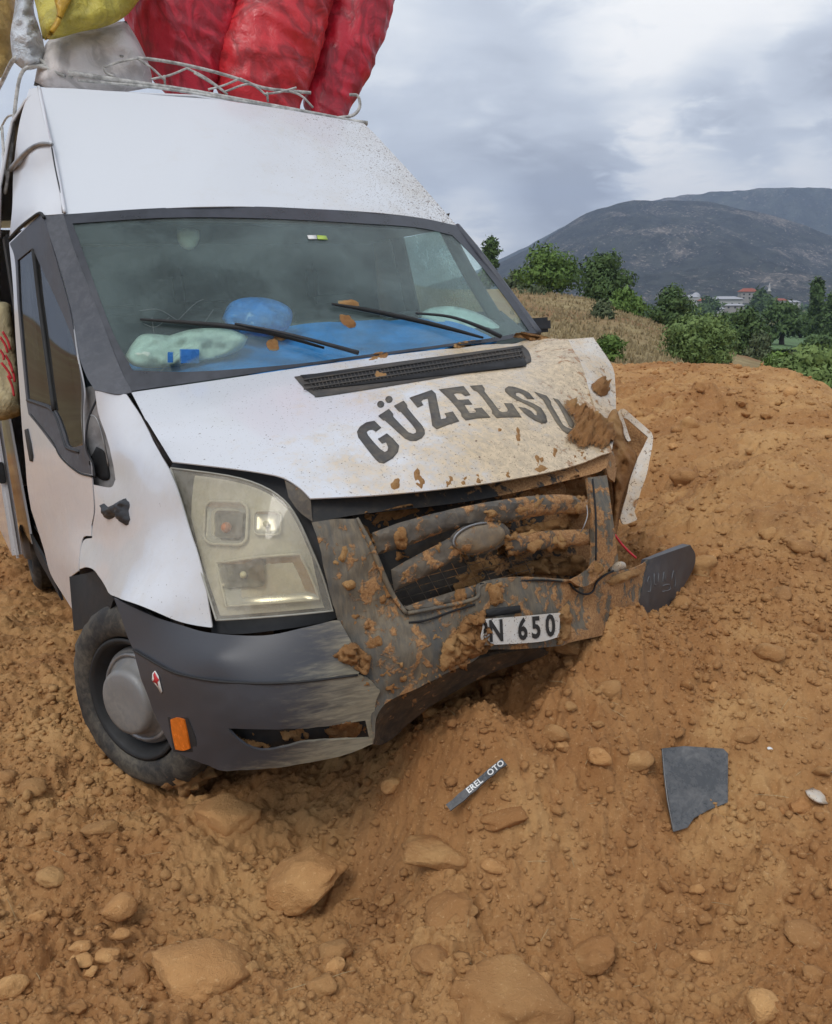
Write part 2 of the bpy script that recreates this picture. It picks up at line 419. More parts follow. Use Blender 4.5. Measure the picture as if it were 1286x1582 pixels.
def earth(name, tint=1., sc=1., coords='obj', soft=False):
    m, nt, b = new_mat(name); c = ocoord(nt) if coords == 'obj' else gcoord(nt)
    nA = noise(nt, c, .8*sc, 6, .62, .5); nB = noise(nt, c, 7*sc, 7, .66, .4); nC = noise(nt, c, 85*sc, 5, .72); nD = noise(nt, c, 360*sc, 3, .6); nE = noise(nt, c, 2.3*sc, 5, .6, .3)
    T = lambda *k: tuple(x*tint for x in k)
    col = mixc(nt, mrange(nt, nA, .36, .64), T(.305, .145, .052), T(.39, .215, .086))            # reddish and yellowish earth
    col = mixc(nt, mrange(nt, nE, .50, .66, 0, .75), col, T(.46, .268, .110))                    # dry patches
    col = mixc(nt, mrange(nt, nE, .47, .34, 0, .5), col, T(.235, .110, .042))                    # damp patches
    col = mixc(nt, mrange(nt, nB, .50, .76, 0, .6), col, T(.225, .098, .032))                    # damp crumbs
    col = mixc(nt, mrange(nt, nC, .55, .73, 0, .75), col, T(.52, .325, .155))
    col = mixc(nt, mrange(nt, nC, .41, .28, 0, .4), col, T(.17, .078, .029))
    col = mixc(nt, mrange(nt, nD, .70, .76, 0, .5), col, (.66, .52, .36))
    lk(nt, col, b.inputs['Base Color']); b.inputs['Roughness'].default_value = .9; b.inputs['Specular IOR Level'].default_value = .3
    bump(nt, b, math_n(nt, 'ADD', math_n(nt, 'MULTIPLY', nC, .9), math_n(nt, 'ADD', math_n(nt, 'MULTIPLY', nD, .4), math_n(nt, 'MULTIPLY', nB, .8))), .75, .015)
    if soft:                                                                                     # thin crumbling rim where a splash runs out
        at = nd(nt, 'ShaderNodeAttribute', attribute_name='rim'); nR = noise(nt, c, 60*sc, 5, .7)
        lk(nt, mrange(nt, math_n(nt, 'ADD', at.outputs['Fac'], math_n(nt, 'MULTIPLY', nR, .9)), .52, .80), b.inputs['Alpha'])
    return m
M = {}
M['dirt'] = earth('dirt', 1.33, coords='geo')
M['clod'] = earth('clod_earth', 1.34, 1.2, coords='geo')
M['mud'] = earth('stuck_mud', 1.15, 2.2, soft=True)
M['mudfull'] = earth('packed_mud', 1.05, 2.2)
M['stone'] = earth('ochre_stone', 1.58, .8, coords='geo')
WH = (.655, .67, .70)
M['white'] = muddy('white_paint', WH, .30, (.66, -.45, 0, -.13), (.46, -.28, 0, -.19), (.56, .43, .265), .95, .6, (.035, -.02, 0, .03))
M['white_clean'] = muddy('white_paint_side', WH, .30, (.0, .0, -.40, .36), (0, 0, -.35, .10), (.46, .40, .32), .32, .8, (0, 0, -.05, .02))
M['white_roof'] = muddy('white_paint_roof', (.66, .685, .715), .32, (.30, -.05, .0, -.10), (0, 0, 0, -.3), (.50, .45, .37), .40, .6, (.17, 0, 0, -.02))
M['crushed'] = muddy('white_paint_crushed', (.64, .61, .56), .5, (0, 0, 0, .12), (0, 0, 0, .17), (.54, .40, .24), .85, 0., (0, 0, 0, .06))
M['black'] = plain('black_plastic', (.022, .023, .026), .55, 0, .3, 25, .1)
M['rubber'] = plain('black_rubber', (.018, .018, .018), .7)
M['pillar'] = muddy('pillar_plastic', (.045, .05, .062), .42, (0, 0, -.3, .50), (0, 0, 0, -.4), (.14, .145, .16), .55)
M['bumper'] = muddy('bumper_plastic', (.05, .052, .060), .45, (2.0, 0, -1.25, 1.80), (.5, 0, -.2, .27), (.27, .24, .17), .9, streak=(.30, 1, 2.6))
M['bumper2'] = muddy('bumper_plastic_dark', (.045, .048, .055), .42, (0, 0, 0, -.1), (0, 0, 0, -.12), (.16, .15, .13), .6)
M['scraped'] = muddy('scraped_muddy_plastic', (.075, .075, .068), .6, (.05, 0, 0, .10), (.12, 0, -.10, .335), (.185, .145, .092), .92, streak=(2.4, 1, .5), grain=1.2)
M['grille'] = muddy('grille_plastic', (.055, .052, .048), .6, (.10, 0, 0, .12), (.18, 0, 0, .265), (.14, .112, .078), .9, grain=1.5)
M['dark'] = plain('dark_cavity', (.012, .012, .013), .8)
M['bay'] = muddy('muddy_bay', (.02, .02, .02), .7, (.25, 0, 0, .08), (.45, 0, .25, .02), (.07, .052, .034), .8)
M['bay2'] = muddy('muddy_tray', (.02, .019, .018), .7, (0, 0, 0, .15), (0, 0, 0, .17), (.10, .068, .04), .85)
M['liner'] = plain('cab_lining', (.075, .08, .08), .85)
M['steel'] = plain('grey_steel', (.30, .30, .30), .45, .6, .25, 18, .1)
M['hubsteel'] = muddy('wheel_silver', (.24, .245, .25), .45, (0, 0, -.5, .16), (0, 0, 0, -.1), (.25, .22, .18), .6, metal=.3)
M['tyre'] = muddy('tyre_rubber', (.020, .020, .021), .75, (0, 0, 0, .03), (0, 0, 0, .02), (.17, .145, .105), .7)
M['tyremud'] = earth('tyre_mud', 1.1, 2.)
M['chrome'] = plain('reflector', (.62, .61, .56), .25, .8, .1, 10)

# ------------------------------------------------------------------ the earth bank the van stands in
def wpt(px, py, z):                          # world point of a sight line at height z
    d = wdir(px, py); s = (z-CAM_H)/d[2]; return np.array([0, 0, CAM_H])+d*s
def vw(p): return np.array(VAN_M@Vector(p))
gc = []
for px, py, z in ((0, 1582, 0), (400, 1582, -.01), (800, 1582, .0), (1286, 1582, .05), (0, 1300, 0), (300, 1300, .0), (150, 1215, .0), (0, 1100, 0.0), (0, 980, .02), (600, 1330, .02),
                  (900, 1330, .07), (1286, 1330, .13), (560, 1210, .08), (640, 1132, .31), (690, 1084, .45), (760, 1036, .555), (850, 1008, .59), (960, 982, .57), (1070, 930, .50),
                  (1286, 1100, .33), (1000, 1150, .27), (800, 1200, .17), (1286, 900, .56), (1100, 760, .71), (1286, 760, .73), (1020, 640, .86), (1286, 660, .86), (960, 600, .90),
                  (1150, 600, .92), (1000, 562, .95), (1180, 570, .95)):
    gc.append(wpt(px, py, z))
for p, z in (((-.95, 0, 0), -.0), ((-.6, .3, 0), .0), ((0, .8, 0), .10), ((.9, .7, 0), .25), ((0, 2.5, 0), -.2), ((-1.1, 2.5, 0), -.12), ((-2.2, 2., 0), -.1), ((-1., 4.5, 0), -.25), ((.9, 3.2, 0), -.1), ((1.9, .4, 0), .62), ((2.0, 2.5, 0), .6), ((1., 5.5, 0), .1)):
    w = vw(p); w[2] = z; gc.append(w)
gc += [np.array(v, float) for v in ((-3, .5, 0), (0, 0, -.02), (3, .5, .1), (0, -3, -.02), (-4, 5, -.1), (2.5, 3.5, .5), (-3, -3, 0), (3, -3, .1), (1.5, 12, .93), (-2, 13, .4), (-5, 12, 0), (5, 9, .9))]
gc = np.array(gc); G_RBF = RBF(gc[:, :2], gc[:, 2], 2e-3)
def softp(x, k): return np.log1p(np.exp(np.clip(x/k, -40, 40)))*k
def ground_macro(x, y):
    x = np.asarray(x, float); y = np.asarray(y, float)
    z = G_RBF(np.stack([np.clip(x, -7, 6), np.clip(y, -4, 13.5)], 1))
    e1 = y-10.6-.25*np.sin(x*1.3)                                # far brink of the bank
    e2 = (x-4.05-(y-9.8)*.32)*.95                                # brink on the right
    e = softp(e1, .25)+softp(e2, .2)
    return z-.75*e
def worley(x, y, cell, rmin, rmax, seed, dens=1.):
    gx = np.floor(x/cell).astype(np.int64); gy = np.floor(y/cell).astype(np.int64); out = np.zeros_like(x); z0 = np.zeros_like(gx)
    for dx in (-1, 0, 1):
        for dy in (-1, 0, 1):
            cx, cy_ = gx+dx, gy+dy
            ox = (cx+vhash(cx, cy_, z0, seed))*cell; oy = (cy_+vhash(cx, cy_, z0, seed+1))*cell
            r = cell*(rmin+(rmax-rmin)*vhash(cx, cy_, z0, seed+2)**2); on = vhash(cx, cy_, z0, seed+3) < dens
            a = vhash(cx, cy_, z0, seed+4)*6.28; u = (x-ox)*np.cos(a)+(y-oy)*np.sin(a); v = -(x-ox)*np.sin(a)+(y-oy)*np.cos(a)
            q = 1-(u/r)**2-(v/(r*.72))**2; hh = .3+.4*vhash(cx, cy_, z0, seed+5)
            out = np.maximum(out, np.where(on & (q > 0), r*hh*np.minimum(np.sqrt(np.maximum(q, 0))*1.5, .9), 0))
    return out
def ground_fine(x, y):
    r = np.hypot(x, y); near = np.clip(1-(r-8)/10, .25, 1)
    wx = x+.04*vnoise2(x*8, y*8, 91)+.014*vnoise2(x*34, y*34, 93)+.006*vnoise2(x*90, y*90, 95); wy = y+.04*vnoise2(x*8+5, y*8, 92)+.014*vnoise2(x*34, y*34+7, 94)+.006*vnoise2(x*90+3, y*90, 96)
    z = .055*fbm2(x*1.1, y*1.1, 2, .5, 3)+.034*fbm2(wx*3.1, wy*3.1, 2, .5, 8)
    z += .030*np.abs(fbm2(wx*6, wy*6, 4, .58, 21))-.012
    lumps = np.clip(.35+1.3*fbm2(x*1.5, y*1.5, 2, .5, 44), 0, 1)   # where the soil lies in clods and where it is crumbled fine
    z += lumps*worley(wx, wy, .21, .14, .48, 50, .6)*1.1+worley(wx, wy, .085, .12, .48, 60, .6)*1.1*(.25+.75*lumps)+worley(wx, wy, .03, .15, .48, 70, .6)*.8*(.4+.6*lumps)
    z += (.012-.004*lumps)*fbm2(x*36, y*36, 3, .6, 31)+.020*lumps*np.abs(fbm2(wx*18, wy*18, 3, .6, 33))
    return z*near
def ground_h(x, y): return ground_macro(x, y)+ground_fine(np.asarray(x, float), np.asarray(y, float))
nA_, nR_ = 640, 1130
th_ = np.linspace(-math.radians(36), math.radians(36), nA_); rr_ = np.geomspace(.95, 15.5, nR_)
Tg, Rg = np.meshgrid(th_, rr_); gx_ = (Rg*np.sin(Tg)).ravel(); gy_ = (Rg*np.cos(Tg)).ravel()
gz_ = ground_h(gx_, gy_)
i0 = (np.arange(nR_-1)[:, None]*nA_+np.arange(nA_-1)[None]).ravel()
ground = fast_mesh('ground', np.stack([gx_, gy_, gz_], 1), np.stack([i0, i0+1, i0+1+nA_, i0+nA_], 1), M['dirt'], smooth=True, kind='structure')
ground['label'] = 'ochre brown loose earth bank full of crumbled clods'
# the same bank beside and behind the viewer, coarser
tb = np.linspace(math.radians(35.6), math.radians(324.4), 150); rb_ = np.concatenate([[0.0], np.geomspace(.4, 15.5, 60)])
Tg, Rg = np.meshgrid(tb, rb_); x_, y_ = (Rg*np.sin(Tg)).ravel(), (Rg*np.cos(Tg)).ravel(); z_ = ground_macro(x_, y_)+.05*fbm2(x_*1.1, y_*1.1, 4, .5, 3)-.03
i0 = (np.arange(60)[:, None]*150+np.arange(149)[None]).ravel()
fast_mesh('ground', np.stack([x_, y_, z_], 1), np.stack([i0, i0+1, i0+151, i0+150], 1), M['dirt'], smooth=True, kind='structure')
tf = np.linspace(-math.radians(36), math.radians(36), 60); rf = np.concatenate([[0.0], np.linspace(.3, 1.0, 10)])
Tg, Rg = np.meshgrid(tf, rf); x_, y_ = (Rg*np.sin(Tg)).ravel(), (Rg*np.cos(Tg)).ravel(); z_ = ground_macro(x_, y_)-.02
i0 = (np.arange(10)[:, None]*60+np.arange(59)[None]).ravel()
fast_mesh('ground', np.stack([x_, y_, z_], 1), np.stack([i0, i0+1, i0+61, i0+60], 1), M['dirt'], smooth=True, kind='structure')

# ------------------------------------------------------------------ the land beyond: grassy rise, valley, plain
def elev(py, px=643):
    d = wdir(px, py); return d[2]/math.hypot(d[0], d[1])
def azim(px, py=480): d = wdir(px, py); return math.atan2(d[0], d[1])
tctrl = []
for px, py, dist in ((700, 560, 40), (850, 560, 42), (960, 575, 42), (1060, 600, 42), (1190, 660, 30), (1290, 690, 26), (760, 470, 80), (850, 490, 80), (950, 500, 75), (1010, 525, 70), (1045, 552, 62),
                     (700, 448, 110), (790, 448, 110), (850, 457, 108), (900, 464, 104), (960, 482, 98), (1015, 503, 88), (1062, 546, 76), (640, 440, 115), (500, 430, 120),
                     (700, 470, 170), (850, 478, 170), (960, 500, 170), (1060, 545, 140), (1150, 560, 110), (1290, 580, 100), (1150, 535, 220), (1200, 533, 260), (1290, 540, 260), (1200, 512, 420), (1290, 515, 420), (1060, 515, 330), (940, 500, 330),
                     (1060, 492, 700), (1180, 490, 800), (1290, 490, 800), (900, 490, 700), (700, 490, 600), (1000, 478, 1500), (1200, 478, 1500), (700, 478, 1500), (700, 471, 3000), (1200, 471, 3000), (400, 470, 3000), (300, 480, 600), (200, 450, 100), (1500, 471, 3000), (1600, 520, 400), (1600, 600, 90),
                     (500, 600, 24), (850, 640, 20), (1100, 680, 20), (1400, 760, 18), (300, 600, 24)):
    tctrl.append((azim(px, py)*2.2, math.log(dist), (CAM_H+dist*elev(py, px))/dist))
tctrl = np.array(tctrl); T_RBF = RBF(tctrl[:, :2], tctrl[:, 2], 1e-4)
def land_h(x, y):
    x = np.asarray(x, float); y = np.asarray(y, float); r = np.hypot(x, y); a = np.arctan2(x, y)
    s = T_RBF(np.stack([np.clip(a, -.9, .9)*2.2, np.log(np.clip(r, 16, 3200))], 1)); z = s*np.clip(r, 16, 3200)
    back = np.clip((np.abs(a)-.9)/.5, 0, 1); z = z*(1-back)+(-4.)*back
    amp = np.clip((r-18)/60, 0, 1)
    return z+amp*(.30*fbm2(x*.09, y*.09, 3, .5, 5)+.10*fbm2(x*.6, y*.6, 3, .5, 6)) - np.clip(1-(r-13)/6, 0, 1)*3.2
ta = np.concatenate([np.linspace(-.9, .9, 520)]); ra = np.geomspace(12.5, 6200, 420)
Tg, Rg = np.meshgrid(ta, ra); x_, y_ = (Rg*np.sin(Tg)).ravel(), (Rg*np.cos(Tg)).ravel(); z_ = land_h(x_, y_)
i0 = (np.arange(419)[:, None]*520+np.arange(519)[None]).ravel()

def land_mat():
    m, nt, b = new_mat('dry_grassland'); c = gcoord(nt)
    nA = noise(nt, c, .035, 5, .6, .4); nB = noise(nt, c, .5, 6, .65); nC = noise(nt, c, 5, 5, .7)
    col = mixc(nt, mrange(nt, nB, .35, .65), (.26, .19, .095), (.38, .30, .16))
    col = mixc(nt, mrange(nt, nA, .42, .58, 0, .9), col, (.27, .15, .075))
    col = mixc(nt, mrange(nt, nC, .5, .75, 0, .6), col, (.16, .13, .05))
    s = nd(nt, 'ShaderNodeSeparateXYZ'); lk(nt, c, s.inputs[0])
    far = mrange(nt, math_n(nt, 'ADD', s.outputs[1], math_n(nt, 'MULTIPLY', nA, 120)), 190, 300)
    nF = noise(nt, c, .012, 4, .6)
    val = mixc(nt, mrange(nt, nF, .42, .56), (.065, .10, .035), (.16, .15, .065))
    col = mixc(nt, far, col, val)
    lk(nt, col, b.inputs['Base Color']); b.inputs['Roughness'].default_value = .95; b.inputs['Specular IOR Level'].default_value = .1
    bump(nt, b, math_n(nt, 'ADD', nC, nB), .8, .15)
    return m
M['land'] = land_mat()
fast_mesh('terrain', np.stack([x_, y_, z_], 1), np.stack([i0, i0+1, i0+521, i0+520], 1), M['land'], smooth=True, kind='structure')
tb = np.linspace(.9, 2*math.pi-.9, 90); ra = np.geomspace(12.5, 6200, 60)
Tg, Rg = np.meshgrid(tb, ra); x_, y_ = (Rg*np.sin(Tg)).ravel(), (Rg*np.cos(Tg)).ravel()
aa = np.arctan2(x_, y_); z_ = land_h(x_, y_)
i0 = (np.arange(59)[:, None]*90+np.arange(89)[None]).ravel()
fast_mesh('terrain', np.stack([x_, y_, z_], 1), np.stack([i0, i0+1, i0+91, i0+90], 1), M['land'], smooth=True, kind='structure')

def hill_mat(name, woods, rock, rscale):
    m, nt, b = new_mat(name); c = gcoord(nt)
    nA = noise(nt, c, rscale*.22, 6, .6, .3); nB = noise(nt, c, rscale, 6, .7); nC = noise(nt, c, rscale*4.5, 4, .7)
    col = mixc(nt, mrange(nt, nB, .4, .62), woods, tuple(x*1.9 for x in woods))
    col = mixc(nt, mrange(nt, math_n(nt, 'ADD', math_n(nt, 'MULTIPLY', nA, .8), math_n(nt, 'MULTIPLY', nB, .35)), .60, .74, 0, .65), col, tuple(x*.55 for x in rock))
    spk = mrange(nt, math_n(nt, 'ADD', math_n(nt, 'MULTIPLY', nC, .8), math_n(nt, 'MULTIPLY', nA, .45)), .68, .76)
    col = mixc(nt, math_n(nt, 'MULTIPLY', spk, .85), col, rock)
    lk(nt, col, b.inputs['Base Color']); b.inputs['Roughness'].default_value = 1; b.inputs['Specular IOR Level'].default_value = 0.
    bump(nt, b, math_n(nt, 'ADD', nC, nB), 1., 12)
    return m
M['mountain'] = hill_mat('wooded_mountain', (.042, .044, .032), (.38, .32, .26), .022)
M['range'] = hill_mat('far_range', (.05, .055, .04), (.25, .22, .18), .012)
def mountain(name, prof, d_ridge, d_front, d_back, mat, rough, label, nx=420, ny=110, seed=0):
    px = np.linspace(prof[0][0], prof[-1][0], nx); py = np.interp(px, [p[0] for p in prof], [p[1] for p in prof])
    az = np.array([azim(a, b) for a, b in zip(px, py)]); zr = np.array([CAM_H+d_ridge*elev(b, a) for a, b in zip(px, py)])
    k = np.ones(9)/9; zr = np.convolve(np.pad(zr, 4, 'edge'), k, 'valid')
    t = np.concatenate([np.linspace(0, 1, ny*2//3), np.linspace(1, 0, ny//3+1)[1:]]); d = np.concatenate([np.linspace(d_front, d_ridge, ny*2//3), np.linspace(d_ridge, d_back, ny//3+1)[1:]])
    base = -45.
    V = []
    for tt, dd in zip(t, d):
        x = dd*np.sin(az); y = dd*np.cos(az); sh = tt**.85*(1-.12*math.sin(math.pi*tt))
        n = fbm2(x*.0016+seed, y*.0016, 5, .55, 11+seed); ridge = 1-np.abs(n)
        z = base+(zr-base)*sh+rough*math.sin(math.pi*min(1, tt))**.8*(ridge-.75)*(zr-base)*.5+(zr-base)*.012*fbm2(x*.012, y*.012, 3, .5, 7)
        V.append(np.stack([x, y, z], 1))
    V = np.vstack(V); m_ = len(d); i0 = (np.arange(m_-1)[:, None]*nx+np.arange(nx-1)[None]).ravel()
    return fast_mesh(name, V, np.stack([i0, i0+1, i0+1+nx, i0+nx], 1), mat, smooth=True, kind='structure', label=label)
mountain('mountain', [(560, 470), (640, 462), (720, 432), (780, 402), (830, 378), (880, 344), (935, 318), (960, 313), (1000, 309), (1070, 310), (1120, 317), (1170, 327), (1230, 344), (1286, 364), (1350, 388), (1450, 425), (1600, 455), (1750, 470)],
         3400, 2000, 4200, M['mountain'], .55, 'dark wooded mountain with pale rock specks behind the village')
mountain('mountain_range', [(500, 455), (640, 448), (720, 425), (800, 388), (860, 356), (920, 330), (980, 316), (1060, 302), (1110, 296), (1170, 292), (1240, 290), (1290, 292), (1380, 296), (1500, 318), (1650, 350), (1900, 420), (2100, 465)],
         5000, 4300, 6000, M['range'], .5, 'hazy far mountain range behind the dark mountain', seed=3)

# ------------------------------------------------------------------ more finishes
def glass_mat(name, tint, haze, hcol, refl=1., streaks=0.):
    m = bpy.data.materials.new(name); m.use_nodes = True; nt = m.node_tree; nt.nodes.clear(); c = ocoord(nt)
    o = nd(nt, 'ShaderNodeOutputMaterial'); tr = nd(nt, 'ShaderNodeBsdfTransparent'); tr.inputs[0].default_value = (*tint, 1)
    df = nd(nt, 'ShaderNodeBsdfDiffuse'); df.inputs[0].default_value = (*hcol, 1); gl = nd(nt, 'ShaderNodeBsdfGlossy'); gl.inputs['Roughness'].default_value = .04
    lw = nd(nt, 'ShaderNodeLayerWeight'); fr_ = math_n(nt, 'ADD', math_n(nt, 'MULTIPLY', math_n(nt, 'POWER', lw.outputs['Facing'], 4.), .8), .04)
    nA = noise(nt, c, 3, 5, .6, .3); nB = noise(nt, c, 60, 5, .65)
    h = math_n(nt, 'MULTIPLY', mrange(nt, math_n(nt, 'ADD', nA, math_n(nt, 'MULTIPLY', nB, .4)), .45, .95, haze*.35, haze*1.6), 1.)
    if streaks:
        s = mrange(nt, noise(nt, c, 170, 2, .5), .66, .70, 0, streaks); h = math_n(nt, 'MAXIMUM', h, s)
    m1 = nd(nt, 'ShaderNodeMixShader'); lk(nt, h, m1.inputs[0]); lk(nt, tr.outputs[0], m1.inputs[1]); lk(nt, df.outputs[0], m1.inputs[2])
    m2 = nd(nt, 'ShaderNodeMixShader'); lk(nt, math_n(nt, 'MULTIPLY', fr_, refl*.6), m2.inputs[0]); lk(nt, m1.outputs[0], m2.inputs[1]); lk(nt, gl.outputs[0], m2.inputs[2])
    lk(nt, m2.outputs[0], o.inputs[0]); return m
M['glass'] = glass_mat('windscreen_glass', (.88, .97, .945), .088, (.37, .46, .45), 1.15, .2)
M['doorglass'] = glass_mat('door_glass', (.34, .38, .40), .07, (.26, .26, .25), 1.6)
M['sideglass'] = glass_mat('side_glass', (.78, .88, .84), .35, (.62, .68, .62), .6)
M['lens'] = glass_mat('headlamp_lens', (.97, .95, .88), .25, (.63, .60, .52), .8)
M['lampback'] = plain('lamp_reflector', (.70, .685, .61), .4, .0, .12, 14)
M['lampdark'] = plain('lamp_bowl', (.20, .19, .16), .25, .5, .4, 30)
M['orange'] = plain('orange_lens', (.62, .15, .015), .25, 0, .15, 60)
M['amber'] = plain('amber_bulb', (.60, .22, .08), .3)
M['letters'] = muddy('black_lettering', (.050, .047, .045), .5, (.46, -.2, 0, -.05), (.1, 0, 0, -.1), (.22, .18, .12), .6, speck=(0, 0, 0, 0))
M['platewhite'] = muddy('plate_white', (.66, .66, .63), .4, (0, 0, 0, .1), (0, 0, 0, .02), (.45, .36, .26), .5, speck=(0, 0, 0, .05))
M['ink'] = plain('black_ink', (.02, .02, .02), .5)
M['blue'] = plain('blue_cover', (.02, .21, .58), .55, 0, .25, 7, .3)
M['bluebag'] = plain('blue_plastic_bag', (.035, .20, .58), .3, 0, .25, 12, .35)
M['greenwhite'] = plain('pale_pack', (.60, .61, .54), .5, 0, .2, 16, .2)
M['seat'] = plain('seat_cloth', (.06, .065, .07), .9)
M['airbag'] = plain('pale_airbag', (.52, .60, .57), .8, 0, .15, 9, .3)
M['white_wire'] = plain('rack_paint', (.42, .415, .39), .6, 0, .45, 30, .15)
M['cream'] = plain('cream_plastic', (.80, .78, .55), .5)
M['rimplastic'] = plain('lens_edge', (.34, .33, .28), .4)
M['sticker_g'] = plain('green_sticker', (.45, .62, .10), .5)
M['sticker_w'] = plain('white_sticker', (.75, .75, .72), .5)
M['red'] = plain('red_sticker', (.55, .03, .04), .5)
M['navy'] = plain('navy_cloth', (.02, .03, .10), .8)

# ------------------------------------------------------------------ the van
van = empty('van', VAN_M, label='crashed white high-roofed van with muddy crumpled front, nose dug into the earth bank', cat='van')
def C3(x, y, z): a, b = proj((x, y, z)); return (a, b, 'Y', y)
_dep = depth_of
def depth_of(px, py, ax, val): return val if ax == 'D' else _dep(px, py, ax, val)

# inner masses
box('engine_bay', (-.60, .60, -.62, .30, .32, .93), M['bay'], van, .02)
box('underbody', (-.86, .86, .25, 4.7, .34, .46), M['dark'], van, .02)
box('front_beam', (-.62, .55, -.72, -.62, .36, .56), M['bay'], van, .02)

# bonnet
bon_c = [(203, 606, 'Y', .147), (330, 588, 'Y', .01), (520, 560, 'Y', -.07), (680, 538, 'Y', -.01), (811, 522, 'Y', .10), (878, 524, 'Y', -.05),
         (266, 713, 'Y', -.40), (345, 722, 'Y', -.55), (403, 730, 'Y', -.66), (438, 738, 'Y', -.72), (480, 770, 'Y', -.80), (591, 764, 'Y', -.85), (721, 751, 'Y', -.86), (830, 733, 'Y', -.83), (946, 694, 'Y', -.72),
         C3(-.08, -.44, 1.205), C3(-.60, -.22, 1.235), C3(.45, -.42, 1.20), C3(-.05, -.70, 1.10), (917, 620, 'Y', -.42)]
bon_s = surf(bon_c)
rear_edge = [(203, 606), (330, 588), (450, 570), (550, 556), (686, 538), (768, 529), (811, 522), (878, 524)]
crease = [(878, 524), (900, 570), (917, 620), (932, 660), (946, 694)]
front_edge = [(946, 694), (895, 716), (830, 733), (721, 751), (591, 764), (480, 770)]
lamp_edge = [(480, 770), (464, 754), (438, 738), (403, 730), (345, 722), (266, 713)]
def dent_bonnet(V, V2, d):
    k = np.clip((V[:, 0]-.15)/.6, 0, 1)**1.5; n = fbm(V*np.array([5, 5, 5]), 3, .5, 3)
    w = np.exp(-((V2[:, 0]-(600+.9*(V2[:, 1]-560)+230))/26)**2)*.012         # a fold running down the crushed side
    V = V.copy(); V[:, 2] += k*n*.016-w*np.clip((V[:, 0]-.1)/.3, 0, 1); return V
bonnet = panel('bonnet', [rear_edge, crease, front_edge, lamp_edge, [(266, 713), (236, 668), (203, 606)]], bon_s, M['white'], van, 9, .004, bend=dent_bonnet, label='white bonnet caked with ochre mud on its crushed side')
# crushed wing top beyond the fold
def D(px, py, rb): return (px, py, 'D', float(1/rb([(px, py)])[0]))
wing_c = [D(878, 524, bon_s), D(900, 570, bon_s), D(917, 620, bon_s), D(946, 694, bon_s), (917, 521, 'Y', -.05), (943, 559, 'Y', -.16), (950, 577, 'Y', -.20), (952, 616, 'Y', -.34), (951, 660, 'Y', -.50)]
def crumple(V, V2, d): 
    V = V.copy(); V += (fbm(V*9, 2, .5, 8)*.008)[:, None]*np.array([.5, .6, .6])*np.clip(d/8, 0, 1)[:, None]; return V
panel('wing', [crease, [(946, 694), (951, 660), (952, 616), (950, 577)], [(950, 577), (943, 559), (917, 521)], [(917, 521), (878, 524)]], wing_c, M['crushed'], van, 7, .004, bend=crumple, label='folded mud-stained wing on the crushed side')

# bonnet air intake
M['vent'] = muddy('vent_plastic', (.045, .044, .043), .6, (0, 0, 0, .02), (0, 0, 0, .0), (.13, .10, .07), .7)
vent_o = outline([[(455, 583), (600, 562), (720, 546), (808, 534)], [(808, 534), (818, 545), (821, 558), (815, 562)], [(815, 562), (740, 574), (620, 594), (500, 613), (486, 612)], [(486, 612), (470, 600), (455, 583)]])
vent = decal('intake_grille', vent_o, M['vent'], van, .003, .002, 8)
ctr = vent_o.mean(0)
decal('intake_recess', ctr+(vent_o-ctr)*np.array([.955, .66])+np.array([0, 2]), M['dark'], vent, .006, .001, 8)
parts = []
for row in (.22, .46, .70):                                   # rails and fins of the intake
    a = np.array([470, 584+row*30]); b = np.array([806, 534+row*27]); pts = []
    for k in range(15):
        q = a+(b-a)*k/14; h = cast(*q)
        if h: pts.append(np.array(h[0])+np.array(h[1]) * .009)
    parts.append(tube('', pts, .0035, None, seg=5, ret=True))
for k in range(58):
    u = k/57; a = np.array([478+u*326, 588-u*50]); b = a+np.array([7, 17])
    ha, hb = cast(*a), cast(*b)
    if ha and hb: parts.append(tube('', [np.array(ha[0])+np.array(ha[1])*.007, np.array(hb[0])+np.array(hb[1])*.007], .0022, None, seg=4, ret=True))
mesh_obj('intake_fins', *join_geo(parts), M['vent'], vent)

# windscreen
ws_c = [(98, 331, 'Y', .70), (250, 322, 'Y', .635), (405, 320, 'Y', .61), (560, 328, 'Y', .625), (706, 348, 'Y', .68), (831, 514, 'Y', .135), (686, 537, 'Y', .0), (520, 559, 'Y', -.06), (330, 586, 'Y', .02), (203, 604, 'Y', .15),
        (147, 468, 'Y', .43), (786, 450, 'Y', .335), C3(-.05, .235, 1.66)]
ws_s = surf(ws_c)
ws_top = [(98, 331), (250, 321), (405, 319), (579, 329), (650, 337), (706, 348)]; ws_right = [(706, 348), (740, 389), (786, 450), (831, 514)]
ws_bot = [(831, 514), (768, 527), (686, 536), (550, 554), (450, 568), (330, 586), (203, 604)]; ws_left = [(203, 604), (189, 576), (168, 524), (147, 468), (115, 387), (98, 331)]
M['frit'] = plain('black_glass_band', (.030, .033, .042), .30, 0, .3, 12)
screen = panel('windscreen', [ws_top, ws_right, ws_bot, ws_left], ws_s, M['glass'], van, 22, .005, label='dusty greenish windscreen glass')
inner = [[(112, 345), (260, 336), (405, 337), (579, 346), (650, 352), (699, 363)], [(699, 363), (735, 400), (780, 458), (818, 511)], [(818, 511), (760, 522), (686, 532), (550, 550), (450, 563), (300, 574), (205, 572)], [(205, 572), (175, 515), (150, 450), (128, 388), (112, 345)]]
panel('windscreen_seal', [ws_top, ws_right, ws_bot, ws_left], lambda v: ws_s(v)*1.0016, M['frit'], screen, 26, .002, holes=[inner], bvh=False)
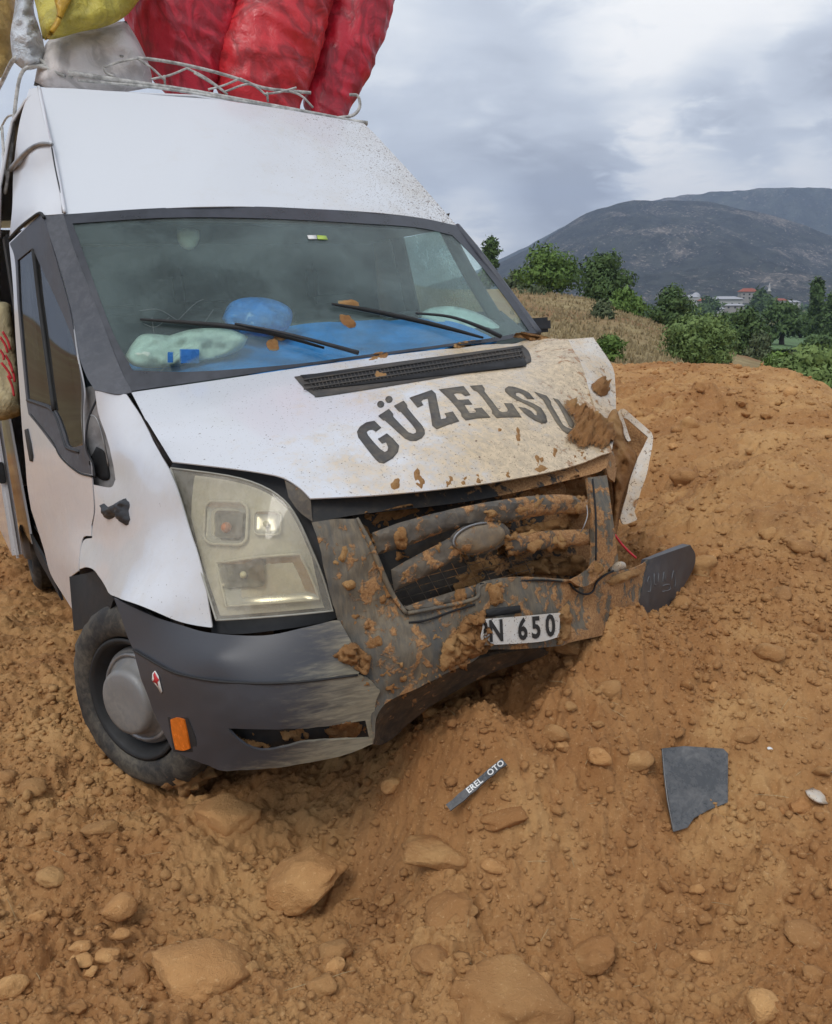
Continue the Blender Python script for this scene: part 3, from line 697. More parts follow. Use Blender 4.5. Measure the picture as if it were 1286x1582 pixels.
# cracks at the lower corner and the registration sticker
ck = []
for pts in ([(262, 560), (300, 520), (330, 478)], [(262, 560), (240, 520), (235, 490)], [(262, 560), (285, 540), (345, 520)], [(215, 480), (245, 478), (275, 495)], [(262, 560), (232, 590)], [(222, 500), (240, 505), (262, 490)], [(270, 500), (300, 470), (315, 462)]):
    ck.append(tube('', [to3d(np.array([p], float), 1/(ws_s([p])*1.001))[0] for p in pts], .0004, None, seg=4, ret=True))
M['crackm'] = plain('glass_crack', (.30, .34, .33), .5)
mesh_obj('crack', *join_geo(ck), M['crackm'], screen)
def on_screen(poly, k=1.002): V2, F = tri2d(np.array(poly, float), 8); return to3d(V2, 1/(ws_s(V2)*k)), F
for nm, poly, mt in (('sticker', [(475, 363), (489, 363), (490, 369), (477, 369)], 'sticker_w'), ('sticker', [(490, 363), (504, 364), (507, 370), (491, 369)], 'sticker_g')):
    V_, F_ = on_screen(poly); A_, B_, _, _ = solid(V_, F_, .001); mesh_obj(nm, A_, B_, M[mt], screen)

# roof cap and upper side
cap_c = [(98, 330, 'Y', .70), (250, 321, 'Y', .63), (405, 320, 'Y', .605), (579, 329, 'Y', .63), (706, 347, 'Y', .68), (62, 134, 'Y', 1.2), (180, 141, 'Y', 1.15), (300, 151, 'Y', 1.13), (430, 167, 'Y', 1.15), (562, 190, 'Y', 1.2), (330, 235, 'Y', .83), (85, 240, 'Y', .95), (630, 262, 'Y', .96)]
cap_s = surf(cap_c)
cap = panel('roof_front', [ws_top, [(706, 348), (680, 318), (630, 262), (590, 218), (562, 190)], [(562, 190), (430, 167), (300, 151), (150, 139), (62, 134)], [(62, 134), (72, 190), (85, 255), (98, 331)]], cap_s, M['white_roof'], van, 14, .004, bend=lambda V, V2, d: V+(fbm(V*3, 3, .5, 18)*.004)[:, None]*np.array([0., -.7, .6]), label='white raked front of the raised roof')
side_c = [(62, 134, 'Y', 1.2), (98, 330, 'Y', .70), (45, 137, 'Y', 1.3), (21, 260, 'Y', 1.38), (12, 370, 'Y', 1.36), (59, 331, 'Y', .80), (50, 240, 'Y', 1.06), (85, 255, 'Y', .92)]
panel('roof_side', [[(62, 134), (72, 190), (85, 255), (98, 330)], [(98, 330), (70, 332), (59, 331)], [(59, 331), (14, 369)], [(14, 369), (19, 320), (21, 260), (30, 190), (45, 137)], [(45, 137), (62, 134)]], side_c, M['white_clean'], van, 12, .004)
def pts_y(L): return [P(a, b, 'Y', c) for a, b, c in L]
tube('gutter', pts_y([(60, 134, 1.2), (70, 185, 1.06), (84, 245, .90), (93, 290, .79), (100, 328, .69)]), .007, M['white_clean'], van)
tube('gutter_seam', pts_y([(80, 228, .93), (86, 262, .85), (94, 300, .76), (97, 328, .70)]), .003, M['black'], van)
tube('door_rail', pts_y([(81, 223, .93), (62, 222, 1.0), (42, 234, 1.12), (20, 258, 1.34), (2, 285, 2.0), (-20, 318, 3.2)]), [.006, .008, .010, .012, .014, .014], M['steel'], van)
tube('door_drip', pts_y([(68, 336, .74), (62, 329, .78), (50, 336, .88), (30, 352, 1.1), (15, 368, 1.33)]), .006, M['rubber'], van)
# rear body (mostly out of sight)
def loft_y(name, sec0, sec1, mat, ny=10):
    V, F = [], []; m = len(sec0)
    for j in range(ny+1):
        t = j/ny
        for a, b in zip(sec0, sec1): V.append(tuple(np.array(a)*(1-t)+np.array(b)*t))
    for j in range(ny):
        for i in range(m-1): a = j*m+i; F.append((a, a+1, a+m+1, a+m))
    o = mesh_obj(name, V, F, mat, van); md = o.modifiers.new('shell', 'SOLIDIFY'); md.thickness = .012; md.offset = 1 if False else -1; return o
top0 = [(-1.02, 1.40, 1.99), (-.985, 1.40, 2.2), (-.90, 1.37, 2.46), (-.84, 1.30, 2.535), (-.78, 1.2, 2.555), (-.15, 1.14, 2.54), (.62, 1.2, 2.46), (.70, 1.25, 2.42), (.78, 1.33, 2.25), (.86, 1.36, 1.95)]
top1 = [(-1.0, 4.9, 1.97), (-.965, 4.9, 2.2), (-.90, 4.9, 2.44), (-.82, 4.9, 2.51), (-.76, 4.9, 2.53), (-.1, 4.9, 2.53), (.66, 4.9, 2.47), (.76, 4.9, 2.42), (.88, 4.9, 2.2), (.94, 4.9, 1.95)]
loft_y('roof', [tuple(p) for p in top0], top1, M['white_clean'])
def quadwall(name, pts, mat, parent=van, t=.012): 
    o = mesh_obj(name, pts, [tuple(range(len(pts)))], mat, parent, smooth=False); md = o.modifiers.new('shell', 'SOLIDIFY'); md.thickness = t; md.offset = -1; return o
quadwall('side_panel', [(-1.0, 2.62, .42), (-1.02, 2.62, 1.3), (-1.0, 2.62, 1.99), (-.99, 4.9, 1.97), (-1.02, 4.9, 1.3), (-1.0, 4.9, .42)], M['white_clean'])
quadwall('side_sill', [(-1.0, 1.30, .36), (-1.02, 1.30, .48), (-1.0, 2.62, .48), (-.99, 2.62, .36)], M['dark'])
quadwall('side_panel', [(.98, 1.35, .42), (.98, 4.9, .42), (.99, 4.9, 1.3), (.94, 4.9, 1.96), (.86, 1.36, 1.96), (.98, 1.35, 1.3)], M['white_clean'])
quadwall('rear_door', [(-1.0, 4.9, .42), (-.99, 4.9, 1.97), (-.82, 4.9, 2.51), (.76, 4.9, 2.43), (.94, 4.9, 1.95), (.98, 4.9, .42)], M['white_clean'])
quadwall('load_floor', [(-.97, 1.3, .52), (.95, 1.3, .52), (.95, 4.88, .52), (-.97, 4.88, .52)], M['dark'])
# far side of the cab
quadwall('far_wing', [(.93, -.30, .70), (.95, .30, .55), (.95, .30, 1.30), (.92, .05, 1.34), (.95, -.10, 1.28)], M['crushed'])
far_door = quadwall('far_door', [(.96, .30, .45), (.97, 1.35, .45), (.97, 1.35, 1.44), (.93, .30, 1.33)], M['white_clean'])
quadwall('far_door_header', [(.88, .80, 1.90), (.87, 1.35, 1.93), (.86, 1.35, 2.0), (.86, .72, 1.96)], M['liner'])
quadwall('far_door_post', [(.95, 1.22, 1.42), (.95, 1.36, 1.43), (.87, 1.36, 1.95), (.88, 1.24, 1.93)], M['liner'])
tube('far_pillar', [P(706, 350, 'Y', .69), P(740, 391, 'Y', .53), P(786, 452, 'Y', .345), P(832, 515, 'Y', .14)], .017, M['pillar'], van)
tube('far_window_post', [(.93, .36, 1.33), (.89, .62, 1.66), (.875, .80, 1.90)], .03, M['liner'], van)
quadwall('far_window', [(.945, .42, 1.36), (.955, 1.24, 1.42), (.885, 1.24, 1.92), (.885, .80, 1.90)], M['sideglass'], t=.004)
box('mirror_stub', (.985, 1.10, .30, .42, 1.385, 1.45), M['black'], van, .015)
# cab interior
box('bulkhead', (-.94, .84, 1.52, 1.56, .5, 1.95), M['liner'], van)
quadwall('head_lining', [(-.84, .72, 1.955), (.84, .72, 1.90), (.80, 1.53, 1.94), (-.90, 1.53, 1.98)], M['liner'])
quadwall('cab_floor', [(-.92, .1, .55), (.92, .1, .55), (.92, 1.5, .55), (-.92, 1.5, .55)], M['dark'])
dash_c = [(200, 612, 'Y', .16), (520, 570, 'Y', -.03), (830, 522, 'Y', .15), (215, 560, 'Y', .5), (450, 510, 'Y', .52), (620, 500, 'Y', .52), (760, 500, 'Y', .5)]
dash_s = surf([(195, 612, 'Y', .19), (330, 594, 'Y', .05), (520, 569, 'Y', .0), (700, 545, 'Y', .04), (828, 524, 'Y', .18), (190, 552, 'Y', .56), (450, 500, 'Y', .56), (600, 491, 'Y', .56), (775, 482, 'Y', .56)])
panel('dashboard', [[(195, 612), (330, 594), (550, 562), (700, 545), (828, 524)], [(828, 524), (775, 480)], [(775, 480), (600, 489), (450, 498), (300, 530), (190, 552)], [(190, 552), (195, 612)]], dash_s, M['liner'], van, 20, .03, bvh=False)
panel('dash_front', [[(190, 552), (300, 530), (450, 498), (600, 489), (775, 480)], [(775, 480), (770, 640)], [(770, 640), (200, 700)], [(200, 700), (190, 552)]], [(190, 552, 'Y', .56), (775, 480, 'Y', .56), (770, 640, 'Y', .58), (200, 700, 'Y', .58)], M['liner'], van, 60, .02, bvh=False)
def seat(x, w, name='seat'):
    s = box(name, (x-w/2, x+w/2, .85, 1.30, .80, .98), M['seat'], van, .05)
    b = box('backrest', (x-w/2, x+w/2, 1.28, 1.42, .9, 1.58), M['seat'], s, .05)
    for k in ((-1, 1) if w > .7 else (0,)):
        hx = x+k*w*.25; box('headrest', (hx-.13, hx+.13, 1.30, 1.40, 1.62, 1.82), M['seat'], s, .04)
seat(-.38, .85); seat(.50, .52)
V_, F_ = [], []
wheel_pts = [np.array([.50, .62, 1.33])+.20*np.array([math.cos(a), -math.sin(a)*.42, math.sin(a)*.9]) for a in np.linspace(0, 2*math.pi, 29)]
sw = tube('steering_wheel', wheel_pts, .016, M['black'], van, smooth_path=False)
tube('steering_column', [(.50, .64, 1.33), (.50, .40, 1.15)], .04, M['black'], sw)

# pillar and door on the near side
pil_c = [(98, 330, 'Y', .70), (203, 605, 'Y', .145), (147, 468, 'Y', .43), (68, 338, 'Y', .75), (109, 483, 'Y', .49), (146, 601, 'Y', .215), (119, 545, 'Y', .35), (104, 420, 'Y', .57)]
panel('windscreen_pillar', [[(68, 338), (72, 332), (98, 330)], [(98, 330), (115, 387), (147, 468), (168, 524), (189, 576), (205, 606)], [(205, 606), (182, 609), (146, 602)], [(146, 602), (133, 580), (121, 545), (111, 483), (91, 409), (68, 338)]], pil_c, M['pillar'], van, 10, .01)
door_c = [(68, 338, 'Y', .75), (14, 372, 'Y', 1.3), (22, 480, 'Y', 1.3), (30, 600, 'Y', 1.3), (42, 749, 'Y', 1.3), (48, 787, 'Y', 1.29), (67, 846, 'Y', 1.2), (78, 886, 'Y', 1.08), (100, 923, 'Y', .75), (113, 942, 'Y', .55), (123, 880, 'Y', .365), (142, 829, 'Y', .32), (143, 735, 'Y', .285), (132, 600, 'Y', .30), (109, 483, 'Y', .50), (89, 409, 'Y', .63), (90, 720, 'Y', .70)]
door_s = surf(door_c)
hole = [[(27, 402), (50, 383)], [(50, 383), (70, 427), (100, 492), (117, 542), (126, 600), (128, 688)], [(128, 688), (107, 690), (99, 668), (89, 642), (76, 627), (43, 616)], [(43, 616), (36, 540), (30, 470), (27, 402)]]
front_line = [(68, 338), (89, 409), (109, 483), (119, 545), (130, 600), (129, 640), (131, 684), (140, 712), (142, 735)]
door = panel('door', [front_line, [(142, 735), (145, 787), (141, 812)], [(141, 812), (141, 828)], [(141, 828), (129, 830), (124, 849), (121, 882)], [(121, 882), (110, 890)], [(110, 890), (112, 942)], [(112, 942), (100, 923), (78, 886), (67, 846), (48, 787)], [(48, 787), (42, 749), (39, 712), (34, 660), (30, 600), (24, 520), (20, 440), (14, 375)], [(14, 375), (59, 332)], [(59, 332), (68, 338)]], door_s, M['white_clean'], van, 10, .004, holes=[hole], label='white front door with black window surround and no mirror')
panel('window_frame', [[(60, 333), (68, 339), (89, 410), (109, 484), (118, 546), (129, 600), (128, 640), (130, 684), (139, 712), (141, 733)], [(141, 733), (120, 727), (95, 705), (62, 662), (44, 640)], [(44, 640), (40, 614), (33, 540), (27, 470), (23, 402), (15, 376)], [(15, 376), (60, 333)]], lambda v: door_s(v)*1.0012, M['pillar'], door, 9, .004, holes=[hole])
panel('door_window', hole, lambda v: door_s(v)*.996, M['doorglass'], door, 14, .004, bvh=False)
tube('window_bar', [to3d(np.array([q], float), 1/(door_s([q])*.999))[0] for q in ((52, 385), (62, 470), (74, 560), (84, 634))], .010, M['rubber'], door)
tube('belt_moulding', [to3d(np.array([q], float), 1/(door_s([q])*1.002))[0] for q in ((42, 618), (60, 624), (78, 632), (89, 650), (99, 682), (104, 692), (122, 698))], .006, M['black'], door)
decal('door_handle', [(39, 664), (44, 662), (49, 685), (52, 704), (51, 713), (47, 712), (43, 690)], M['rubber'], door, .004, .003, 5)
tube('door_edge', [to3d(np.array([q], float), 1/(door_s([q])*1.001))[0] for q in ((48, 640), (80, 680), (94, 706), (120, 729), (142, 736))], .004, M['rubber'], door)
box('door_inner', (-.93, -.90, .42, 1.25, .55, 1.12), M['navy'], van, .01)
box('door_post', (-1.0, -.90, 1.335, 1.46, .40, 1.99), M['dark'], van, .01)
box('added_dark_wall', (-.97, -.2, 1.62, 1.66, .5, 1.95), M['dark'], van)  # dark wall added so the side opening looks unlit inside
box('seat_belt_post', (-.90, -.86, 1.30, 1.40, .6, 1.95), M['liner'], van, .01)
for px0, px1, mt in ((40, 57, 'sticker_w'), (96, 112, 'cream')):
    a, b = P(px0, 395, 'Y', 1.35), P(px1, 556, 'Y', 1.3); tube('pale_strip', [a, b], .012, M[mt], van)  # pale upright strips inside the door window
# cowl side laid bare where the mirror base broke away
panel('cowl_side', [[(126, 600), (150, 604), (172, 690), (180, 745), (150, 756), (138, 740), (126, 660), (126, 600)]], [(126, 600, 'Y', .36), (150, 604, 'Y', .30), (180, 745, 'Y', .26), (140, 745, 'Y', .34), (126, 660, 'Y', .37)], M['steel'], van, 9, .004)
decal('cowl_gap', outline([[(150, 690), (163, 700), (170, 736), (160, 742), (146, 730), (140, 712), (150, 690)]]), M['dark'], van, .004, .002, 6)
tube('torn_edge', pts_y([(150, 615, .25), (136, 650, .27), (133, 690, .28), (143, 715, .27), (147, 738, .265)]), .004, M['black'], van)
tube('torn_edge', pts_y([(138, 640, .27), (150, 648, .24), (160, 680, .22), (168, 720, .22)]), .003, M['steel'], van)

# near-side wing
fen_c = [(146, 602, 'Y', .22), (193, 608, 'Y', .15), (218, 644, 'Y', .0), (236, 676, 'Y', -.16), (264, 722, 'Y', -.40), (170, 690, 'Y', .14), (177, 740, 'Y', .08), (142, 748, 'Y', .28), (142, 829, 'Y', .32), (123, 880, 'Y', .36), (187, 925, 'Y', -.36), (134, 877, 'Y', .25), (146, 881, 'Y', .15), (159, 899, 'Y', .0),
         (280, 961, 'Y', -.58), (328, 967, 'Y', -.67), (178, 790, 'Y', .0), (230, 850, 'Y', -.36), (200, 700, 'Y', -.05), (230, 760, 'Y', -.30), (289, 799, 'Y', -.50), (305, 849, 'Y', -.56), (317, 895, 'Y', -.61)]
fen_s = surf(fen_c)
fender = panel('wing', [[(147, 603), (170, 607), (195, 609)], [(195, 609), (218, 645), (236, 680), (262, 724)], [(262, 724), (274, 755), (288, 803), (304, 852), (316, 900), (328, 967)], [(328, 967), (323, 969), (280, 961), (233, 942), (187, 925)], [(187, 925), (170, 917), (159, 899), (146, 881), (134, 876), (124, 879)], [(124, 879), (126, 849), (131, 834), (143, 831)], [(143, 831), (144, 812), (147, 787), (144, 749)], [(144, 749), (170, 753), (178, 741)], [(178, 741), (174, 715), (165, 678), (153, 640), (147, 603)]], fen_s, M['white_clean'], van, 8, .004, bend=lambda V, V2, d: V+(fbm(V*5, 3, .5, 17)*.0035)[:, None]*np.array([-1., -.3, 0]), label='white near-side front wing above the wheel')
decal('wing_gap', [(219, 645), (226, 653), (240, 676), (253, 697), (268, 716), (262, 722), (250, 704), (236, 680)], M['dark'], van, -.012, .004, 8)
# broken side repeater
rep = lump('side_repeater', [(153, 780), (160, 777), (168, 782), (178, 776), (186, 771), (198, 769), (200, 780), (200, 806), (190, 808), (180, 800), (168, 805), (160, 800)], M['black'], van, .022, 3.5, .5, 4, 5)
lump('repeater_socket', [(190, 782), (199, 784), (200, 800), (192, 800)], M['dark'], rep, .012, 3, .2, 3, 6)
# wheel arch liner and flap
panel('arch_liner', [[(107, 891), (132, 886), (146, 882)], [(146, 882), (160, 902), (176, 925)], [(176, 925), (160, 960), (114, 975)], [(114, 975), (107, 891)]], [(107, 891, 'Y', .42), (132, 886, 'Y', .34), (146, 882, 'Y', .20), (176, 925, 'Y', .0), (114, 975, 'Y', .40)], M['rubber'], van, 9, .01)
box('wheel_housing', (-.80, -.60, -.34, .48, .30, .80), M['dark'], van)

# headlamp
M_lamp = panel('headlamp', [[(260, 713), (345, 723), (403, 731), (438, 739), (480, 769)], [(480, 769), (484, 808), (500, 864), (519, 946)], [(519, 946), (518, 956), (473, 967), (380, 979), (327, 978)], [(327, 978), (313, 903), (287, 803), (268, 745), (260, 713)]],
               [(260, 713, 'Y', -.36), (345, 723, 'Y', -.50), (478, 770, 'Y', -.74), (500, 864, 'Y', -.79), (518, 954, 'Y', -.81), (327, 978, 'Y', -.63), (303, 861, 'Y', -.50), (400, 850, 'Y', -.66), (400, 965, 'Y', -.72)], M['black'], van, 14, .01, label='yellowed front headlamp in a black housing')
lens_c = [(263, 723, 'Y', -.395), (352, 735, 'Y', -.575), (403, 750, 'Y', -.68), (438, 772, 'Y', -.735), (480, 845, 'Y', -.80), (515, 944, 'Y', -.84), (335, 957, 'Y', -.685), (303, 861, 'Y', -.55), (287, 798, 'Y', -.475), (400, 850, 'Y', -.755), (430, 955, 'Y', -.785)]
lens_s = surf(lens_c)
lens_o = [[(264, 723), (352, 735), (403, 750), (438, 772), (459, 800), (480, 845), (499, 891), (515, 944)], [(515, 944), (430, 952), (343, 958), (334, 957)], [(334, 957), (318, 905), (304, 861), (288, 798), (274, 754), (264, 723)]]
ls = lambda k: (lambda v: lens_s(v)*k)
panel('reflector', [[(270, 730), (352, 742), (403, 757), (436, 778), (456, 804), (476, 847), (494, 891), (509, 938)], [(509, 938), (430, 945), (350, 951), (340, 950)], [(340, 950), (324, 903), (310, 859), (295, 798), (281, 756), (270, 730)]], ls(.985), M['lampback'], M_lamp, 14, .004, bvh=False)
def lamp_pt(px, py, k): return to3d(np.array([[px, py]], float), 1/(lens_s([(px, py)])*k))[0]
def rrect(cx, cy, w, h, r, rot=0., n=5):
    out = []
    for sx, sy, a0 in ((1, -1, -90), (1, 1, 0), (-1, 1, 90), (-1, -1, 180)):
        for k in range(n+1):
            a = math.radians(a0+90*k/n); out.append((sx*(w-r)+r*math.cos(a), sy*(h-r)+r*math.sin(a)))
    c, s = math.cos(rot), math.sin(rot); return np.array([(cx+x*c-y*s, cy+x*s+y*c) for x, y in out])
def lamp_bowl(name, poly, k0, k1, mat, rim=None):
    poly = np.asarray(poly, float); c = poly.mean(0); V, F = [], []; rings = ((1., k0), (.86, k0*.4+k1*.6), (.6, k1*.9+k0*.1), (.25, k1)); n = len(poly)
    for sc_, k in rings:
        for p in c+(poly-c)*sc_: V.append(lamp_pt(p[0], p[1], k))
    V.append(lamp_pt(c[0], c[1], k1)); F = [(j*n+i, j*n+(i+1) % n, (j+1)*n+(i+1) % n, (j+1)*n+i) for j in range(3) for i in range(n)]+[(3*n+i, 3*n+(i+1) % n, 4*n) for i in range(n)]
    o = mesh_obj(name, V, F, mat, M_lamp)
    if rim: tube('bowl_rim', [lamp_pt(p[0], p[1], k0*1.001) for p in np.vstack([poly, poly[:1]])], rim, M['lampback'], M_lamp, smooth_path=False, seg=6)
    return o
lamp_bowl('indicator_bowl', rrect(349, 808, 33, 33, 14, .04), .9895, .984, M['chrome'], .0045)
lamp_bowl('indicator_dish', rrect(353, 810, 22, 21, 8, .04), .9903, .987, M['lampdark'])
lamp_bowl('side_light_bowl', rrect(413, 808, 21, 18, 8, .02), .9895, .986, M['chrome'], .003)
lamp_bowl('beam_bowl', outline([[(335, 870), (400, 861), (463, 856)], [(463, 856), (480, 890), (494, 926)], [(494, 926), (420, 932), (349, 937)], [(349, 937), (335, 870)]], 4), .9895, .984, M['chrome'], .004)
lamp_bowl('beam_dish', rrect(375, 886, 34, 22, 8, -.06), .9903, .986, M['lampdark'])
def bulb(px, py, k, r, mat): 
    c = lamp_pt(px, py, k); bm = bmesh.new(); bmesh.ops.create_icosphere(bm, subdivisions=2, radius=r); me = bpy.data.meshes.new('bulb'); bm.to_mesh(me); bm.free(); me.shade_smooth(); me.materials.append(mat)
    o = bpy.data.objects.new('bulb', me); o.location = c; link(o, M_lamp)
bulb(350, 815, .991, .016, M['amber']); bulb(411, 809, .991, .009, M['cream']); bulb(376, 888, .990, .010, M['cream'])
panel('lens', lens_o, lens_s, M['lens'], M_lamp, 14, .004)
tube('lens_rim', [lamp_pt(p[0], p[1], 1.0) for p in outline(lens_o, 3)]+[lamp_pt(264, 723, 1.0)], .003, M['rimplastic'], M_lamp, smooth_path=False, seg=6)
panel('lamp_fillet', [[(440, 742), (462, 754), (480, 771)], [(480, 771), (483, 806)], [(483, 806), (462, 790), (446, 768)], [(446, 768), (440, 742)]], [(440, 742, 'Y', -.72), (480, 771, 'Y', -.79), (483, 806, 'Y', -.80), (446, 768, 'Y', -.75)], M['grille'], van, 9, .004)

# slam panel, grille back, bars, badge
panel('slam_panel', [[(480, 771), (591, 765), (721, 752), (830, 734), (943, 697)], [(943, 697), (938, 722)], [(938, 722), (905, 735), (740, 772), (560, 794), (483, 808)], [(483, 808), (480, 771)]], [(480, 771, 'Y', -.775), (483, 808, 'Y', -.80), (591, 765, 'Y', -.80), (560, 794, 'Y', -.815), (740, 765, 'Y', -.81), (905, 735, 'Y', -.78), (943, 697, 'Y', -.69)], M['bay'], van, 12, .004)
def lumpy(amp, sc, seed):
    def f(V, V2, d): return V+(fbm(V*sc, 4, .55, seed)*amp)[:, None]*np.array([.3, -.8, .5])
    return f
panel('grille_back', [[(540, 785), (740, 755), (915, 722)], [(915, 722), (930, 895)], [(930, 895), (740, 930), (612, 960)], [(612, 960), (540, 785)]], [(540, 785, 'Y', -.74), (915, 722, 'Y', -.70), (930, 895, 'Y', -.77), (612, 960, 'Y', -.82), (740, 840, 'Y', -.76)], M['bay'], van, 10, .004, bend=lumpy(.010, 30, 4))
gw = []
for k in range(11):
    u = k/10; a = (612+u*200, 935-u*62); b = (632+u*196, 958-u*56); a = (a[0]-14, a[1]-34); gw.append(tube('', pts_y([(*a, -.83), (*b, -.855)]), .0012, None, seg=4, ret=True))
for k in range(5):
    u = k/4; a = (600+u*26, 905+u*44); b = (815+u*10, 850+u*38); gw.append(tube('', pts_y([(*a, -.835-.02*u), (*b, -.825-.02*u)]), .0012, None, seg=4, ret=True))
mesh_obj('grille_mesh', *join_geo(gw), M['grille'], van)
front_c = [(482, 807, 'Y', -.82), (550, 802, 'Y', -.865), (607, 919, 'Y', -.905), (525, 959, 'Y', -.885), (586, 1067, 'Y', -.935), (655, 1062, 'Y', -.955), (739, 899, 'Y', -.93), (749, 1000, 'Y', -.955), (864, 985, 'Y', -.935), (883, 899, 'Y', -.89), (928, 889, 'Y', -.86), (1003, 864, 'Y', -.70), (975, 968, 'Y', -.775), (550, 880, 'Y', -.90), (620, 1000, 'Y', -.955)]
front_s = surf(front_c)
fbar = lambda k: (lambda v: front_s(v)*k)
bar_c = surf([(575, 840, 'Y', -.875), (660, 812, 'Y', -.895), (741, 800, 'Y', -.905), (833, 780, 'Y', -.89), (908, 782, 'Y', -.855), (605, 895, 'Y', -.885), (699, 849, 'Y', -.905), (780, 840, 'Y', -.90), (910, 829, 'Y', -.86), (630, 944, 'Y', -.90), (734, 914, 'Y', -.915)])
def bulge(amp, fall, seed=1, nz=.003):
    def f(V, V2, d): k = amp*np.sqrt(np.clip(1-(1-np.clip(d/fall, 0, 1))**2, 0, 1))+nz*fbm(V*40, 3, .6, seed); return V+k[:, None]*np.array([0, -1., .15])
    return f
for up, lo in (([(575, 823), (619, 807), (684, 790), (740, 778), (798, 769), (825, 766), (872, 764), (909, 772)], [(909, 795), (872, 794), (821, 799), (785, 808), (740, 812), (694, 820), (634, 842), (580, 858)]),
               ([(604, 880), (640, 860), (674, 842), (700, 828)], [(712, 858), (699, 866), (654, 893), (609, 914)]),
               ([(775, 828), (831, 821), (912, 817)], [(914, 842), (870, 846), (829, 851), (785, 858)]),
               ([(622, 938), (680, 920), (736, 903)], [(738, 926), (690, 938), (634, 953)])):
    panel('grille_bar', [up, [up[-1], lo[0]], lo, [lo[-1], up[0]]], bar_c, M['grille'], van, 6, .022, bend=bulge(.016, 11, len(up), .0045))
ov = [(741+41*math.cos(a)*math.cos(-.22)-22*math.sin(a)*math.sin(-.22), 831+41*math.cos(a)*math.sin(-.22)+22*math.sin(a)*math.cos(-.22)) for a in np.linspace(0, 2*math.pi, 33)[:-1]]
ova = np.array(ov); ovc = ova.mean(0)
panel('badge_mount', [list(map(tuple, ovc+(ova-ovc)*1.16)) + [tuple(ovc+(ova[0]-ovc)*1.16)]], lambda v: bar_c(v)*1.004, M['grille'], van, 7, .03, n=2, bend=bulge(.010, 12, 5))
M['badge'] = muddy('muddy_badge', (.16, .14, .115), .5, (0, 0, 0, .15), (0, 0, 0, .22), (.24, .175, .10), .9, grain=1.5)
badge = panel('badge', [list(map(tuple, ova))+[ov[0]]], lambda v: bar_c(v)*1.008, M['badge'], van, 4, .014, n=2, bend=bulge(.018, 20, 6, .0015), label='mud covered oval badge')
tube('badge_rim', [to3d(np.array([q]), 1/(bar_c([q])*1.0118))[0] for q in ov[15:27]], .0032, M['hubsteel'], badge, smooth_path=False, seg=6)
panel('grille_post', [[(908, 738), (938, 734)], [(938, 734), (946, 790), (956, 866)], [(956, 866), (932, 886), (912, 903), (896, 906), (882, 897)], [(882, 897), (905, 884), (916, 868), (915, 800), (908, 738)]], [(908, 738, 'Y', -.80), (938, 734, 'Y', -.79), (956, 866, 'Y', -.86), (912, 903, 'Y', -.90), (915, 800, 'Y', -.87), (935, 800, 'Y', -.865)], M['scraped'], van, 8, .012, label='upright grille end post scraped grey')
tube('grille_post_groove', pts_y([(916, 740, -.815), (921, 800, -.875), (921, 866, -.90)]), .003, M['dark'], van)
panel('lamp_remnant', [[(934, 706), (948, 697)], [(948, 697), (953, 720), (950, 745)], [(950, 745), (940, 735), (934, 706)]], [(934, 706, 'Y', -.70), (948, 697, 'Y', -.66), (950, 745, 'Y', -.70), (940, 735, 'Y', -.72)], M['bumper'], van, 8, .01)

# bumper
def dent(V, V2, d): return V+(fbm(V*9, 3, .5, 12)*.011-np.abs(fbm(V*22, 3, .55, 15))*.007+fbm(V*60, 3, .6, 13)*.0022)[:, None]*np.array([.2, -.9, .3])
fp = panel('bumper_centre', [[(482, 807), (515, 802), (551, 801)], [(551, 801), (579, 856), (607, 921), (627, 948)], [(627, 948), (680, 936), (736, 922)], [(736, 922), (742, 900), (808, 892), (883, 899)], [(883, 899), (900, 908), (930, 890), (988, 874), (1004, 864)], [(1004, 864), (990, 920), (974, 969)], [(974, 969), (930, 982), (883, 992), (864, 998), (800, 1003), (749, 1003)], [(749, 1003), (735, 1020), (700, 1036), (674, 1050), (640, 1066), (589, 1094), (577, 1149)], [(577, 1149), (575, 1100), (588, 1067)], [(588, 1067), (562, 1040), (547, 1000), (525, 959)], [(525, 959), (517, 934), (500, 864), (482, 807)]], front_s, M['scraped'], van, 8, .006, bend=dent, label='scraped muddy middle of the torn front bumper')
def on_front(L_, k): return [to3d(np.array([q], float), 1/(front_s([q])*k))[0] for q in L_]
tube('grille_lip', on_front([(552, 800), (566, 828), (580, 858), (594, 892), (609, 922), (628, 948)], 1.002), [.004, .007, .008, .008, .007, .006], M['scraped'], van, seg=8)
tube('grille_lip', on_front([(628, 948), (680, 938), (736, 924), (745, 903), (800, 894), (880, 898)], .9995), .006, M['scraped'], van, seg=8)
tube('panel_gap', on_front([(632, 962), (660, 958), (700, 944), (734, 934)], .9992), .003, M['dark'], van, seg=6)
tube('panel_gap', on_front([(880, 900), (890, 912), (904, 918), (916, 914), (922, 900), (936, 888), (948, 882)], 1.0), .0035, M['dark'], van, seg=6)
tube('panel_gap', on_front([(742, 902), (780, 900), (830, 896), (868, 898)], 1.0008), .003, M['dark'], van, seg=6)
bumper_end = panel('bumper_end', [[(1004, 864), (1035, 853), (1067, 842)], [(1067, 842), (1075, 858), (1071, 880), (1052, 914)], [(1052, 914), (1030, 940), (1008, 959), (988, 967), (974, 969)], [(974, 969), (990, 920), (1004, 864)]], [(1004, 864, 'Y', -.70), (990, 920, 'Y', -.745), (974, 969, 'Y', -.775), (1067, 842, 'Y', -.56), (1075, 858, 'Y', -.53), (1052, 914, 'Y', -.585), (1020, 905, 'Y', -.69)], M['bumper2'], van, 9, .03, label='dark torn-off bumper end jutting over the earth')
M['scrape'] = plain('grey_scrapes', (.115, .12, .125), .6)
